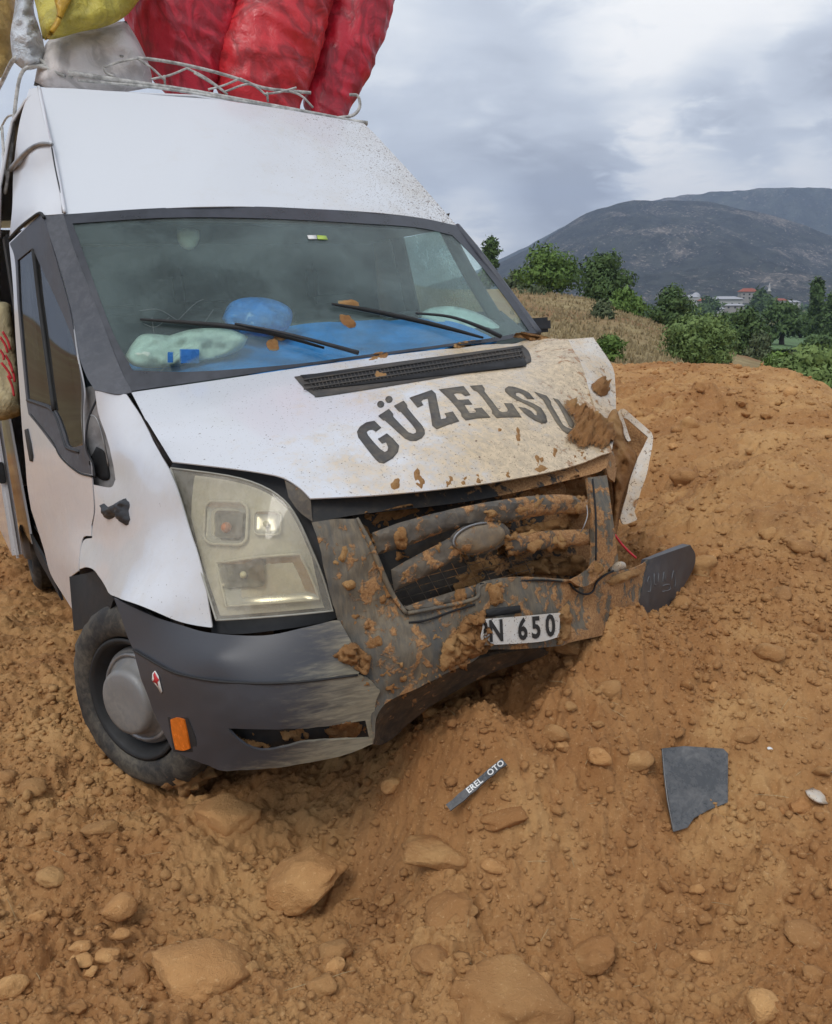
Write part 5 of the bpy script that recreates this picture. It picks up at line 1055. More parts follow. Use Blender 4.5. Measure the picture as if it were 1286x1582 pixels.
pillow('flap', [[(68, 62), (80, 40), (88, 20), (84, -10), (112, -10), (100, 20), (88, 45), (74, 60), (68, 62)]], [(68, 62, 'Y', 1.20), (84, -10, 'Y', 1.22), (112, -10, 'Y', 1.22), (88, 45, 'Y', 1.19)], .012, M['orangefilm'], yb, 6, .004, 20, 5)
put(pillow('plastic_wrap', [[(20, 95), (16, 55), (22, 15), (30, -40), (58, -40)], [(58, -40), (52, 10), (60, 40), (68, 70), (64, 100), (40, 108), (20, 95)]], [(20, 95, 'Y', 1.45), (30, -40, 'Y', 1.5), (58, -40, 'Y', 1.48), (64, 100, 'Y', 1.42)], .06, M['film'], None, 6, .03, 16, 6, label='bundle of white plastic film tied at the rack corner', cat='plastic wrap'))
put(pillow('ochre_sack', [[(-60, 100), (-60, -60), (10, -60)], [(10, -60), (24, 0), (24, 60), (16, 100), (0, 120), (-60, 100)]], [(-60, 100, 'Y', 2.0), (-60, -60, 'Y', 2.0), (10, -60, 'Y', 1.95), (16, 100, 'Y', 1.9)], .15, M['ochresack'], None, 9, .03, 8, 8, label='ochre sack at the rear corner of the roof load', cat='sack'))
# printed sack seen through the side opening
ps = put(pillow('printed_sack', [[(-70, 470), (0, 466), (16, 470)], [(16, 470), (24, 520), (34, 600), (38, 640)], [(38, 640), (0, 650), (-70, 650)], [(-70, 650), (-70, 470)]], [(-70, 470, 'Y', 2.0), (16, 470, 'Y', 1.85), (38, 640, 'Y', 1.8), (-70, 650, 'Y', 2.0)], .10, M['printsack'], None, 9, .02, 8, 12, label='cream sack with red print standing inside the side opening', cat='sack'))
rp = []
for (a, b) in (((0, 520), (12, 545)), ((4, 512), (16, 540)), ((2, 560), (18, 585)), ((8, 548), (20, 575)), ((12, 580), (22, 612)), ((0, 540), (6, 556)), ((14, 560), (23, 590))):
    rp.append(tube('', [P(a[0], a[1], 'Y', 1.73), P((a[0]+b[0])/2+2, (a[1]+b[1])/2, 'Y', 1.725), P(b[0], b[1], 'Y', 1.72)], .006, None, seg=5, ret=True))
mesh_obj('print', *join_geo(rp), M['red'], ps)
# roof rack
rack = empty('roof_rack', VAN_M, label='white painted pipe roof rack with wire netting above the windscreen', cat='roof rack')
def rail(L, r=.011, nm='rail'): return tube(nm, pts_y(L), r*.78, M['white_wire'], rack, seg=8)
rail([(105, 112, 1.30), (200, 126, 1.28), (300, 141, 1.28), (420, 163, 1.28), (520, 182, 1.29), (566, 193, 1.30)], .013)
rail([(120, 124, 1.30), (240, 135, 1.27), (360, 154, 1.27), (470, 174, 1.28)], .008)
rail([(50, 100, 1.4), (80, 104, 1.36), (112, 120, 1.33)], .010)
rail([(185, 87, 1.36), (240, 92, 1.34), (300, 103, 1.33), (360, 119, 1.33), (410, 136, 1.33), (480, 143, 1.34)], .010)
rail([(-20, 170, 2.0), (2, 128, 1.7), (18, 96, 1.45), (30, 88, 1.42), (60, 92, 1.40), (75, 104, 1.38)], .012)
rail([(8, 300, 1.42), (18, 230, 1.42), (24, 160, 1.42), (32, 116, 1.40), (48, 102, 1.38), (75, 106, 1.36), (100, 118, 1.32)], .010)
rail([(520, 182, 1.31), (545, 178, 1.31), (556, 165, 1.31), (553, 148, 1.31), (540, 146, 1.32)], .010, 'hoop')
rail([(536, 186, 1.30), (568, 190, 1.28)], .014, 'clamp')
rail([(0, 200, 1.8), (12, 180, 1.6), (28, 178, 1.43)], .006)
wires = []
for L_ in ([(160, 104), (186, 95), (214, 90)], [(160, 104), (164, 112), (176, 118)], [(214, 91), (236, 106), (256, 125)], [(234, 122), (262, 116), (289, 105)], [(289, 105), (318, 120), (348, 142)], [(322, 138), (345, 132), (371, 121)], [(371, 121), (392, 131), (413, 148)], [(409, 145), (432, 142), (458, 135)], [(446, 140), (466, 148), (484, 166)], [(254, 116), (255, 130)], [(413, 142), (414, 157)], [(300, 112), (330, 130), (352, 146)], [(346, 142), (380, 130), (398, 134)]):
    wires.append(tube('', pts_y([(*q, 1.29) for q in L_]), .0052, None, seg=6, ret=True))
mesh_obj('netting', *join_geo(wires), M['white_wire'], rack)
tube('rope', pts_y([(3, 195, 1.5), (6, 240, 1.45), (10, 275, 1.42)]), .006, M['white_wire'], rack)

# ------------------------------------------------------------------ stones, clods, broken pieces
def gp(px, py, hfun=ground_h, t0=.8, t1=30., n=4000):
    d = wdir(px, py); d = d/np.linalg.norm(d); s = np.geomspace(t0, t1, n); X = d[None]*s[:, None]+np.array([0, 0, CAM_H])
    k = np.argmax(X[:, 2] < hfun(X[:, 0], X[:, 1])); return X[k]
ico = {}
for sd_ in (1, 2, 3, 4):
    bm = bmesh.new(); bmesh.ops.create_icosphere(bm, subdivisions=sd_, radius=1.); ico[sd_] = (np.array([tuple(v.co) for v in bm.verts]), np.array([[v.index for v in f.verts] for f in bm.faces])); bm.free()
def rock_shape(seed, sub=3, rough=.22, facets=6, flat=1.):
    V, F = ico[sub]; V = V.copy(); rs = np.random.RandomState(seed)
    V = V*(1+rough*fbm(V*1.3+seed*3.1, 3, .5, seed))[:, None]
    for _ in range(facets):
        n = rs.normal(size=3); n /= np.linalg.norm(n); d0 = rs.uniform(.62, .9); k = V@n-d0; V = V-np.maximum(k, 0)[:, None]*n*.85
    V = V*(1+.05*fbm(V*6+seed, 3, .6, seed+5))[:, None]
    return V, F
stone_list = [(345, 1252, 104, 78, .1, 'stone', 'large tan stone wedged against the front tyre'), (470, 1370, 126, 104, .9, 'stone', 'large rounded reddish stone in the foreground below the bumper corner'), (308, 1490, 142, 100, .5, 'stone', 'large flat pale slab of stone near the bottom edge'),
    (187, 1425, 54, 46, .6, 'stone', 'pale ochre stone topmost of the small cluster of stones'), (125, 1484, 32, 24, .1, 'stone', 'small rounded stone below the cluster edge'), (125, 1461, 34, 22, .3, 'stone', 'small flattish stone just above a rounded one in the cluster'), (188, 1453, 28, 24, .1, 'stone', 'small round stone directly under the pale cluster stone'), (165, 1476, 34, 26, .2, 'stone', 'small stone in the lower middle of the cluster'),
    (12, 1195, 36, 44, .1, 'clod', 'brown stone at the frame edge behind the front wheel'), (45, 1213, 48, 36, .4, 'clod', 'brown oval stone beside the one at the frame edge'), (76, 1355, 42, 32, .3, 'clod', 'brown lump of earth above the pale cluster stones'), (515, 1463, 52, 46, .2, 'clod', 'squarish earth clod between the two big foreground stones'), (495, 1516, 44, 62, .2, 'clod', 'flat upright clod at the bottom edge beside the slab'),
    (150, 1276, 54, 36, .2, 'clod', 'low brown clod in front of the wheel'), (765, 1336, 46, 30, .3, 'stone', 'pale angular stone below the lettered strip'), (692, 1398, 86, 66, .7, 'clod', 'broken earth clod with a dark gap beneath it'), (672, 1322, 118, 54, .2, 'clod', 'broad low mound of packed earth below the lettered strip'), (772, 1262, 84, 30, .4, 'clod', 'flat slab of earth lying beside the lettered strip'),
    (790, 1525, 170, 150, .2, 'clod', 'big smooth boulder of packed earth at the bottom edge'), (912, 1482, 80, 62, .8, 'clod', 'crumbly clod with a hollow behind it near the bottom edge'), (668, 1472, 76, 64, .3, 'clod', 'rounded clod beside the big earth boulder'), (1180, 1550, 48, 58, .3, 'stone', 'tan stone in the bottom corner of the bank'), (1090, 1476, 40, 24, .4, 'stone', 'small pale wedge of stone near the bottom corner'),
    (1078, 1371, 24, 22, .3, 'stone', 'small cubic stone below the broken grey panel'), (605, 1216, 32, 32, .2, 'stone', 'yellowish round stone under the bumper corner'), (1068, 650, 38, 32, .3, 'clod', 'dark round clod high on the bank beyond the torn wing'), (1066, 730, 58, 44, .3, 'clod', 'earth lump on the bank beside the torn wing'), (985, 1168, 54, 44, .5, 'clod', 'clod with a dark hole above the broken grey panel'),
    (890, 995, 76, 28, .3, 'clod', 'flat earth slab lying under the bumper by the number plate'), (1055, 925, 34, 38, .3, 'clod', 'rounded clod under the torn bumper end'), (1085, 865, 46, 50, .2, 'clod', 'smooth earth lump just past the bumper end'), (1150, 1130, 44, 32, .3, 'clod', 'earth clod on the bank above the broken panel and to its side'), (1240, 840, 40, 30, .3, 'clod', 'earth clod near the frame edge level with the grille'),
    (940, 1060, 60, 40, .3, 'clod', 'clod in front of the bumper below the plate'), (860, 1130, 54, 36, .4, 'clod', 'low clod below the number plate'), (1190, 1000, 50, 36, .3, 'clod', 'low clod on the slope level with the plate'), (1250, 1440, 60, 44, .3, 'clod', 'low earth lump at the frame edge near the bottom'), (60, 1290, 34, 26, .2, 'clod', 'small lump near the wheel at the frame edge'), (1222, 602, 22, 26, .2, 'stone', 'grey tan stone on the brink of the bank before the bushes')]
for i, (px, py, w, h, tilt, mt, lab) in enumerate(stone_list):
    c = gp(px, py+h*.30); dist = np.linalg.norm(c-np.array([0, 0, CAM_H])); sx = w*.5*dist/FPX*1.04
    pit = math.asin((CAM_H-c[2])/dist); sy = sx*(.8 if h/w > .7 else .62)
    hh = h*.5*dist/FPX; sz = max(sx*.34, min(sx*.85, (hh-sy*math.sin(pit)*.75)/max(.4, math.cos(pit))))
    V, F = rock_shape(500+i*7, 4 if w > 60 else 3, .20 if mt == 'stone' else .30, 7 if mt == 'stone' else 4)
    V = V/np.abs(V).max(0)*np.array([sx, sy, sz]); rs = np.random.RandomState(i); a = tilt*(1 if i % 2 else -1)*.5
    R2 = np.array([[math.cos(a), 0, -math.sin(a)], [0, 1, 0], [math.sin(a), 0, math.cos(a)]]); V = V@R2.T
    o = mesh_obj('stone' if mt == 'stone' else 'earth_clod', V, F, M[mt], None, label=lab, cat='stone' if mt == 'stone' else 'clod')
    gz = float(ground_macro([c[0]], [c[1]])[0])
    o.location = (c[0], c[1]+sy*.3, max(c[2], gz)+sz*(-.35 if w > 150 else .28 if mt == 'stone' else .08))
rs = np.random.RandomState(5)
iM = np.array(VAN_M.inverted())
def free_spots(n, y0, y1, pw=1.):
    out = []
    while len(out) < n:
        k = 4*n; y = y0+(y1-y0)*rs.rand(k)**pw; x = (rs.rand(k)*2-1)*(y*.52+.15); q = np.stack([x, y, np.zeros(k), np.ones(k)], 1)@iM.T
        ok = ~((np.abs(q[:, 0]) < .95) & (q[:, 1] > -.55)); e2 = x-4.05-(y-9.8)*.32; ok &= e2 < .1
        out += list(np.stack([x, y], 1)[ok])
    return np.array(out[:n])
cl_me = []
for k in range(7):
    V, F = rock_shape(900+k, 3, .45, 7); V = V/np.abs(V).max(0)*np.array([1, .82, .62]); me = bpy.data.meshes.new('small_clod'); me.from_pydata([tuple(v) for v in V], [], [tuple(map(int, f)) for f in F]); me.shade_smooth(); me.materials.append(M['stone'] if k % 3 == 0 else M['clod']); cl_me.append(me)
sp = free_spots(280, 1.25, 8.5, 1.5); zz = ground_h(sp[:, 0], sp[:, 1])
for i, ((x, y), z) in enumerate(zip(sp, zz)):
    r = float(np.clip(rs.lognormal(math.log(.017), .42), .010, .045))*(1+.08*y)
    o = bpy.data.objects.new('small_clod', cl_me[i % 7]); link(o, None, 'small crumbly clod of ochre earth lying loose on the bank', 'clod', 'small loose clods scattered over the bank')
    o.location = (x, y, z+r*.22); o.rotation_euler = (rs.uniform(-.4, .4), rs.uniform(-.4, .4), rs.uniform(0, 6.28)); o.scale = (r, r, r)
# crumbs of earth nobody could count
N_ = 30000; sp = np.vstack([free_spots(18000, 1.15, 3.6, 1.2), free_spots(12000, 2.8, 10.4, 1.3)]); zz = ground_h(sp[:, 0], sp[:, 1])
bV, bF = ico[1]; rr = np.clip(rs.lognormal(math.log(.0046), .6, N_), .0024, .022)*(1+.16*np.maximum(sp[:, 1]-2, 0))
an = rs.rand(N_)*6.28; ca, sa = np.cos(an), np.sin(an)
jit = 1+.75*(rs.rand(N_, len(bV))-.5); sc3 = np.stack([np.ones(N_), rs.uniform(.6, 1, N_), rs.uniform(.45, .8, N_)], 1)
VV = bV[None]*jit[:, :, None]*sc3[:, None]*rr[:, None, None]
VX = VV[:, :, 0]*ca[:, None]-VV[:, :, 1]*sa[:, None]+sp[:, 0, None]; VY = VV[:, :, 0]*sa[:, None]+VV[:, :, 1]*ca[:, None]+sp[:, 1, None]; VZ = VV[:, :, 2]+(zz+rr*.15)[:, None]
FF = (bF[None]+(np.arange(N_)*len(bV))[:, None, None]).reshape(-1, 3)
fast_mesh('earth_crumbs', np.stack([VX, VY, VZ], 2).reshape(-1, 3), FF, M['dirt'], smooth=False, kind='stuff', label='fine crumbs of ochre earth covering the bank')

sp = free_spots(170, 1.2, 5.5, 1.2); zz = ground_h(sp[:, 0], sp[:, 1]); sw_ = []
for (x, y), z in zip(sp, zz):
    an_ = rs.rand()*6.28; l_ = rs.uniform(.012, .05); d_ = np.array([math.cos(an_), math.sin(an_), rs.uniform(-.1, .3)])*l_; p_ = np.array([x, y, z+.004])
    sw_.append(tube('', [p_-d_, p_+d_*.2+np.array([0, 0, .003]), p_+d_], .0006, None, seg=3, n=2, ret=True))
M['chaff'] = plain('chaff', (.50, .40, .22), .8); mesh_obj('litter', *join_geo(sw_), M['chaff'], None, kind='stuff', label='bits of straw and root lying on the earth')

# broken dark panel stuck in the earth
M['shard'] = muddy('shard_plastic', (.060, .064, .068), .25, (0, 0, 0, -.02), (0, 0, 0, -.10), (.17, .165, .16), .8, streak=(2, 2, 2))
def world_slab(name, pix, lift, t, mat, label, cat):
    X = np.array([gp(px, py, ground_macro)+np.array([0, -l*.4, l]) for (px, py), l in zip(pix, lift)]); c = X.mean(0); n = len(X)
    nrm = np.cross(X[1]-X[0], X[-1]-X[0]); nrm /= np.linalg.norm(nrm); nrm *= np.sign(nrm[2]); V = np.vstack([X-c, X-c-nrm*t]); 
    F = [tuple(range(n)), tuple(range(n, 2*n))[::-1]]+[(i, i+n, (i+1) % n+n, (i+1) % n) for i in range(n)]
    o = mesh_obj(name, V, F, mat, None, smooth=False, label=label, cat=cat); o.location = c; return o, nrm
shard, _ = world_slab('broken_panel', [(1016, 1188), (1050, 1184), (1110, 1186), (1118, 1192), (1119, 1262), (1090, 1272), (1068, 1284), (1058, 1298), (1037, 1302), (1026, 1258), (1020, 1225)], [.085, .085, .08, .075, .06, .056, .054, .052, .045, .06, .075], .006, M['shard'], 'broken dark grey plastic panel lying in the earth', 'panel')
md = shard.modifiers.new('edge', 'BEVEL'); md.width = .002; md.segments = 2
# lettered plate-holder strip
a, b = gp(692, 1284, ground_macro), gp(778, 1212, ground_macro); mid = (a+b)/2; ux = (b-a)/np.linalg.norm(b-a); up = np.array([0, -.45, .9]); up -= ux*(up@ux); up /= np.linalg.norm(up); vy = np.cross(up, ux); L = np.linalg.norm(b-a)
strip = empty('lettered_strip', label='broken black plate-holder strip with white letters lying in the earth', cat='strip'); strip.location = (mid[0], mid[1], float(ground_h(np.linspace(a[0], b[0], 12), np.linspace(a[1], b[1], 12)).max())+.004)
rsx = np.random.RandomState(2); top = [(-.5*L+L*k/9, .011+rsx.uniform(-.002, .002)) for k in range(10)]; bot = [(-.5*L+L*k/9, -.012+rsx.uniform(-.003, .002)) for k in range(10)][::-1]; pl2 = top+bot
V = [ux*x+vy*y for x, y in pl2]+[ux*x+vy*y-up*.005 for x, y in pl2]; n = len(pl2); mesh_obj('strip_body', V, [tuple(range(n))[::-1], tuple(range(n, 2*n))]+[(i, i+n, (i+1) % n+n, (i+1) % n) for i in range(n)], M['shard'], strip, smooth=False)
for txt, x in (('EREL', -.16*L), ('OTO', .21*L)):
    tv, tf = text_geo(txt, .024, .0006, 1.05); mesh_obj('letter', [ux*(x+v[0])+vy*(v[1]-.0085)+up*.0012 for v in tv], tf, M['sticker_w'], strip, smooth=False)
# small scraps
for i, (px, py, s, mt, lab) in enumerate(((1190, 1157, .010, 'sticker_w', 'tiny white scrap on the slope above the broken panel'), (1262, 1235, .045, 'crushed', 'pale muddy crumpled scrap at the frame edge'), (1278, 1192, .02, 'sticker_w', 'small white splinter at the frame edge above the pale scrap'))):
    c = gp(px, py); V, F = rock_shape(40+i, 2, .5, 6); o = mesh_obj('scrap', V*np.array([s, s*.7, s*.25]), F, M[mt], None, label=lab, cat='scrap'); o.location = tuple(c+np.array([0, 0, s*.15])); o.rotation_euler = (.3, .2, i)

# ------------------------------------------------------------------ trees, bushes, village
def leaf_mat(name, dark, light):
    m, nt, b = new_mat(name); c = gcoord(nt); g = nd(nt, 'ShaderNodeObjectInfo')
    n = noise(nt, c, 1.6, 3, .6); n2 = noise(nt, c, 14, 2, .6)
    col = mixc(nt, mrange(nt, n, .35, .65), dark, light); col = mixc(nt, mrange(nt, n2, .5, .75, 0, .5), col, tuple(x*1.5 for x in light))
    lk(nt, col, b.inputs['Base Color']); b.inputs['Roughness'].default_value = .7; b.inputs['Specular IOR Level'].default_value = .2
    return m
M['leaf'] = leaf_mat('green_leaves', (.075, .130, .028), (.150, .235, .055)); M['leafd'] = leaf_mat('dark_leaves', (.052, .088, .030), (.100, .158, .050)); M['leafl'] = leaf_mat('pale_leaves', (.09, .14, .04), (.18, .25, .08)); M['olive'] = leaf_mat('olive_leaves', (.06, .085, .04), (.12, .145, .07)); M['bark'] = plain('bark', (.06, .045, .032), .9)
def tree(name, px, ytop, ybase, wpx, dist, mat, label, cat, seed, lobes=9, n=2600, trunk=True, leaf=None, col=False, group=None):
    az = azim(px, (ytop+ybase)/2); x, y = dist*math.sin(az), dist*math.cos(az); zt = CAM_H+dist*elev(ytop, px); zb = float(land_h([x], [y])[0]); zb = min(zb, CAM_H+dist*elev(ybase, px)+.3)
    H = zt-zb; Wd = wpx*dist/FPX*1.22; r = np.random.RandomState(seed); leaf = leaf or max(.11, dist*.0030)
    vis = (ybase-ytop)*dist/FPX; ch = min(H*.96, vis*1.0)               # crown height
    root = empty(name, label=label, cat=cat, group=group); root.location = (x, y, zb)
    C, S = [], []
    for k in range(lobes):
        t = r.rand(); w = (math.sin(math.pi*min(1, .22+.75*t))**.8) if not col else .9*(1-.6*t)
        rad = Wd*.5*w; a = r.rand()*6.28; q = rad*.62*math.sqrt(r.rand()); C.append((q*math.cos(a), q*math.sin(a), H-ch*(1-t)*.86-ch*.10)); S.append((max(.18, .42*r.uniform(.7, 1.15))*Wd*(.5 if col else .62), ch*r.uniform(.16, .26)))
    C, S = np.array(C), np.array(S); k = r.randint(0, lobes, n); d = r.normal(size=(n, 3)); d /= np.linalg.norm(d, axis=1)[:, None]; rad = r.rand(n)**.38
    p = C[k]+d*rad[:, None]*np.stack([S[k, 0], S[k, 0], S[k, 1]], 1); p = p+r.normal(size=(n, 3))*leaf*.45; p[:, 2] = np.maximum(p[:, 2], .05)
    u = np.cross(d, r.normal(size=(n, 3))); u /= np.linalg.norm(u, axis=1)[:, None]; v = np.cross(d, u)+.5*r.normal(size=(n, 3)); s = leaf*r.uniform(.5, 1.3, n)[:, None]
    V = np.stack([p-u*s*.5, p+u*s*.5, p+v*s*.9], 1).reshape(-1, 3); fast_mesh('crown', V, np.arange(3*n).reshape(-1, 3), mat, root)
    if trunk:
        pr = [tube('', [(0, 0, -.3), (r.normal()*.04*Wd, 0, H*.4), (r.normal()*.06*Wd, 0, H*.75)], [.05*Wd+.04, .035*Wd+.03, .02], None, seg=7, ret=True)]
        for j in range(4): c = C[r.randint(lobes)]; pr.append(tube('', [(0, 0, H*.3+.08*H*j), tuple(c)], [.02*Wd+.02, .01], None, seg=5, ret=True))
        mesh_obj('trunk', *join_geo(pr), M['bark'], root)
    return root
TL = [('pine_tree', 758, 370, 432, 32, 125, 'leafd', 'dark narrow tree standing beside the windscreen edge', 'tree', 1, 8, 2200), ('broadleaf_tree', 848, 380, 456, 92, 118, 'leaf', 'bright green rounded tree nearest the van on the rise', 'tree', 2, 14, 5200), ('pine_tree', 935, 392, 470, 92, 112, 'leafd', 'dark green spreading pine next to the bright tree', 'tree', 3, 13, 4600),
      ('young_tree', 968, 450, 498, 56, 100, 'leaf', 'small light green tree below the spreading pine', 'tree', 4, 8, 2200), ('pine_tree', 1034, 441, 506, 66, 105, 'leafd', 'dark rounded pine on the end of the rise', 'tree', 5, 10, 3600), ('olive_bush', 930, 468, 526, 42, 78, 'olive', 'grey green upright bush on the dry grass', 'bush', 6, 7, 1800), ('green_bush', 944, 520, 554, 50, 46, 'leaf', 'low bright green bush behind the bonnet corner', 'bush', 7, 8, 2200),
      ('olive_bush', 820, 444, 474, 54, 100, 'olive', 'low grey green bush at the windscreen edge', 'bush', 8, 7, 1800), ('green_bush', 1078, 484, 560, 108, 60, 'leafl', 'big green bush on the brink of the bank', 'bush', 9, 16, 7000), ('olive_bush', 1245, 535, 640, 118, 24, 'leafl', 'large bush rising over the side of the bank', 'bush', 10, 16, 9000), ('olive_bush', 1290, 600, 680, 70, 20, 'leaf', 'leafy bush at the frame edge below the large bush', 'bush', 11, 9, 3600),
      ('valley_tree', 1150, 478, 545, 62, 130, 'leafd', 'dark tree behind the big green bush', 'tree', 12, 10, 3000), ('valley_tree', 1120, 486, 520, 44, 190, 'leafd', 'dark tree before the white village houses', 'tree', 13, 8, 2000), ('valley_tree', 1212, 470, 514, 66, 240, 'leafd', 'broad dark tree above the green field', 'tree', 14, 9, 2400), ('poplar_tree', 1262, 436, 515, 26, 260, 'leafd', 'tall slim poplar near the frame edge', 'tree', 15, 8, 2200, True, None, True),
      ('poplar_tree', 1284, 440, 515, 24, 255, 'leafd', 'tall slim poplar cut by the frame edge', 'tree', 16, 8, 2200, True, None, True), ('valley_tree', 1172, 448, 476, 18, 700, 'leafd', 'dark tree standing among the village houses', 'tree', 17, 6, 700), ('valley_tree', 1190, 460, 480, 26, 640, 'leafd', 'round dark tree in front of the minaret', 'tree', 18, 6, 900), ('valley_tree', 1096, 452, 480, 30, 700, 'leafd', 'dark tree at the near end of the village', 'tree', 19, 6, 900),
      ('valley_tree', 1060, 470, 492, 34, 480, 'leafd', 'dark tree between the rise and the village', 'tree', 20, 6, 1100), ('valley_tree', 1270, 516, 560, 60, 170, 'leafd', 'dark bushy tree at the frame edge above the large bush', 'tree', 21, 8, 2400), ('valley_tree', 1175, 515, 552, 40, 120, 'olive', 'grey green tree beside the green field', 'tree', 22, 8, 1800), ('valley_tree', 1240, 488, 512, 40, 330, 'leafd', 'low dark tree under the poplars', 'tree', 23, 7, 1300), ('valley_tree', 1150, 500, 530, 50, 200, 'olive', 'olive green tree behind the dark valley tree', 'tree', 24, 8, 1700),
      ('olive_bush', 800, 420, 452, 40, 135, 'olive', 'grey green bush half hidden by the windscreen edge', 'bush', 25, 7, 1500), ('olive_bush', 1200, 545, 585, 40, 34, 'leaf', 'small bush on the slope under the brink', 'bush', 26, 8, 2600)]
for a in TL: tree(a[0], a[1], a[2], a[3], a[4], a[5], M[a[6]], a[7], a[8], a[9], int(a[10]*1.7), int(a[11]*1.5), *(a[12:] if len(a) > 12 else ()))
# the wooded valley floor far behind, one mass
r = np.random.RandomState(77); vv = []
for k in range(420):
    px = r.uniform(690, 1420); d = math.exp(r.uniform(math.log(230), math.log(1700)))
    if 1150 < px < 1260 and 240 < d < 460: continue
    az = azim(px); x, y = d*math.sin(az), d*math.cos(az); z = float(land_h([x], [y])[0]); h = r.uniform(2.5, 6.5); w = r.uniform(2, 5); n = 46
    q = r.normal(size=(n, 3)); q /= np.linalg.norm(q, axis=1)[:, None]; p = np.array([x, y, z+h*.5])+q*np.array([w*.6, w*.6, h*.5])*(r.rand(n)**.4)[:, None]
    u = np.cross(q, r.normal(size=(n, 3))); s = max(1.0, d*.0022); vv.append(np.stack([p-u*s*.5, p+u*s*.5, p+np.cross(q, u)*s], 1).reshape(-1, 3))
vv = np.vstack(vv); fast_mesh('undergrowth', vv, np.arange(len(vv)).reshape(-1, 3), M['leafd'], kind='stuff', label='dark scrub and small trees covering the valley floor')
# dry tufts on the rise
tv = []
for k in range(2600):
    px = r.uniform(790, 1075); d = r.uniform(44, 112); az = azim(px); x, y = d*math.sin(az), d*math.cos(az); z = float(0)
    tv.append((x, y))
tv = np.array(tv); tz = land_h(tv[:, 0], tv[:, 1]); T = []
for (x, y), z in zip(tv, tz):
    for j in range(3):
        a = r.rand()*6.28; w, h = r.uniform(.05, .13), r.uniform(.15, .42); T += [(x-w*math.cos(a), y-w*math.sin(a), z-.05), (x+w*math.cos(a), y+w*math.sin(a), z-.05), (x+r.normal()*.1, y+r.normal()*.1, z+h)]
M['straw'] = plain('straw', (.33, .26, .14), .9, 0, .3, 3); fast_mesh('grass', np.array(T), np.arange(len(T)).reshape(-1, 3), M['straw'], kind='stuff', label='dry yellow grass tufts on the rise')
# green field in the valley
M['field'] = plain('green_crop', (.085, .155, .045), .9, 0, .25, .08)
def lp(px, py): return gp(px, py, land_h, 30, 3000, 6000)
fo = np.array([(1160, 520), (1205, 513), (1250, 514), (1262, 530), (1240, 543), (1180, 545)], float); V2, F = tri2d(fo, 7); fast_mesh('field', np.array([lp(*p)+np.array([0, 0, .6]) for p in V2]), F, M['field'], smooth=True, kind='structure')
# village
M['wallw'] = plain('white_wall', (.46, .45, .43), .9); M['wallg'] = plain('grey_wall', (.33, .31, .29), .9); M['tile'] = plain('red_tile', (.30, .085, .05), .9); M['tin'] = plain('grey_roof', (.38, .38, .40), .7)
def house(x0, x1, yt, yb, dist, wall, roof, label, name='house', hip=.3):
    px = (x0+x1)/2; az = azim(px, yb); w = (x1-x0)*dist/FPX; x, y = dist*math.sin(az), dist*math.cos(az); zb = CAM_H+dist*elev(yb, px); h = (yb-yt)*dist/FPX
    root = empty(name, label=label, cat='house'); root.location = (x, y, zb-3); dpt = max(8, w*.6); hw = h*(1-hip)
    V, F = box_geo(-w/2, w/2, 0, dpt, 0, 3+hw); mesh_obj('wall', V, F, M[wall], root, smooth=False)
    e = w*.04+.3; z = 3+hw+.02; V = [(-w/2-e, -e, z), (w/2+e, -e, z), (w/2+e, dpt+e, z), (-w/2-e, dpt+e, z), (-w*.3, dpt/2, z+h*hip), (w*.3, dpt/2, z+h*hip)]
    mesh_obj('roof', V, [(0, 1, 5, 4), (1, 2, 5), (2, 3, 4, 5), (3, 0, 4), (0, 3, 2, 1)], M[roof], root, smooth=False)
    nwin = max(2, int(w/5))
    for s in range(max(1, int(hw/3.2))):
        for k in range(nwin): cx = -w/2+w*(k+.5)/nwin; V, F = box_geo(cx-.7, cx+.7, -.08, .05, 3.9+s*3.1, 5.3+s*3.1); mesh_obj('window', V, F, M['dark'], root, smooth=False)
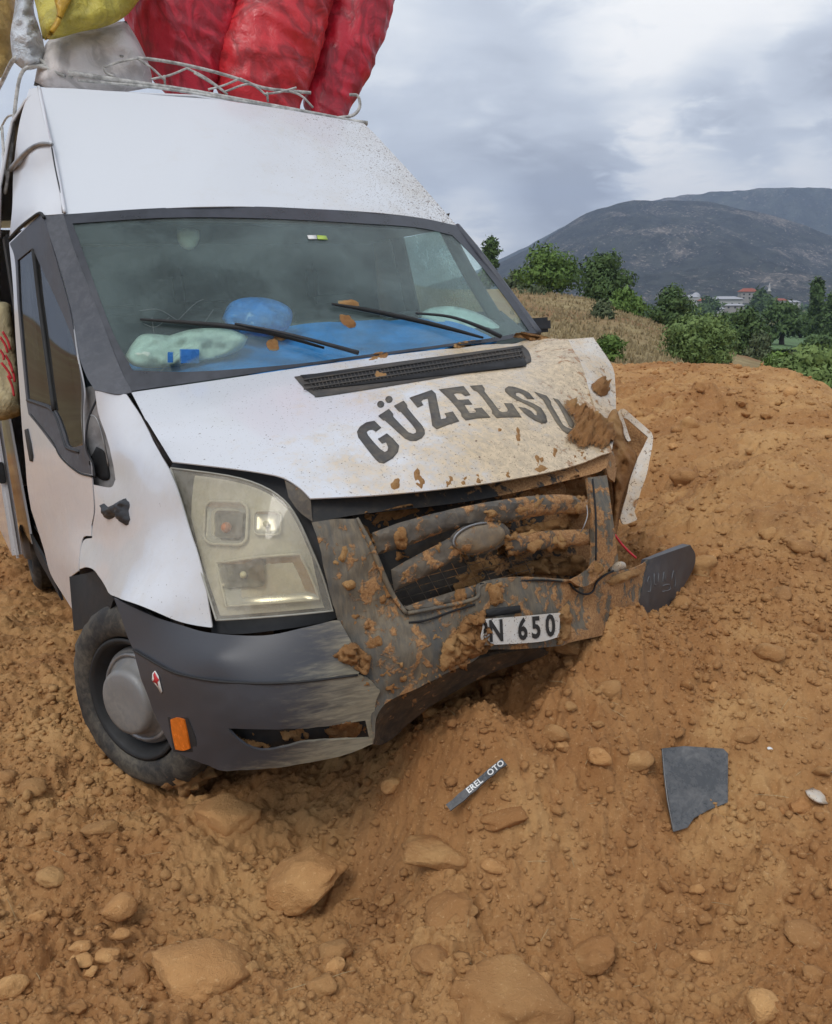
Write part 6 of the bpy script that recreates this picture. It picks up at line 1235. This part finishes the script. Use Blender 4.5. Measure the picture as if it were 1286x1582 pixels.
for a in ((1106, 1146, 459, 472, 860, 'wallw', 'tin', 'long white village house with a pale roof'), (1146, 1170, 447, 463, 900, 'wallg', 'tile', 'village house with a red tiled roof above the long one'), (1092, 1118, 474, 487, 780, 'wallw', 'tin', 'white house lowest in the village'), (1064, 1078, 456, 468, 900, 'wallw', 'tin', 'small white house at the near end of the village'), (1196, 1216, 462, 472, 900, 'wallw', 'tile', 'low white house beyond the minaret'),
          (1122, 1150, 470, 478, 820, 'wallg', 'tin', 'grey shed in front of the long white house'), (1268, 1300, 503, 513, 430, 'wallg', 'tin', 'pale wall-like building beside the field'), (1082, 1100, 462, 474, 840, 'wallg', 'tile', 'small house with a dull red roof by the dark tree'), (1216, 1236, 465, 473, 950, 'wallw', 'tin', 'farthest pale house at the village end')): house(*a)
az = azim(1188, 460); dist = 880; root = empty('minaret', label='thin white minaret rising over the village', cat='minaret'); root.location = (dist*math.sin(az), dist*math.cos(az), CAM_H+dist*elev(468, 1188)-3)
o = lathe('shaft', [(0, 1.5), (12.5, 1.3), (12.6, 1.9), (13.6, 1.9), (13.7, 1.0), (16.2, 1.0)], M['wallw'], root, 12); o.rotation_euler = (0, -math.pi/2, 0)
o = lathe('spire', [(16.2, 1.15), (20.5, .02)], M['tin'], root, 12); o.rotation_euler = (0, -math.pi/2, 0)
az = azim(1078, 456); dist = 905; root = empty('mosque', label='small domed mosque at the near end of the village', cat='mosque'); root.location = (dist*math.sin(az), dist*math.cos(az), CAM_H+dist*elev(466, 1078)-3)
V, F = box_geo(-5, 5, 0, 9, 0, 7); mesh_obj('wall', V, F, M['wallw'], root, smooth=False); o = lathe('dome', [(7, 4.2), (8.5, 4.0), (10, 3.0), (11, 1.6), (11.4, .02)], M['tin'], root, 16); o.rotation_euler = (0, -math.pi/2, 0); o.location = (0, 4.5, 0)

# ------------------------------------------------------------------ the hazy air
def haze_box():
    m = bpy.data.materials.new('haze'); m.use_nodes = True; nt = m.node_tree; nt.nodes.clear()
    o = nd(nt, 'ShaderNodeOutputMaterial'); v = nd(nt, 'ShaderNodeVolumePrincipled')
    v.inputs['Color'].default_value = (.58, .72, 1.0, 1); v.inputs['Density'].default_value = HAZE; v.inputs['Anisotropy'].default_value = .2
    lk(nt, v.outputs[0], o.inputs['Volume'])
    V, F = box_geo(-6500, 6500, -6500, 6500, -160, 720)
    mesh_obj('haze', V, F, m, smooth=False, kind='stuff', label='thin blue grey haze in the air over the valley')
HAZE = 1.5e-4
haze_box()
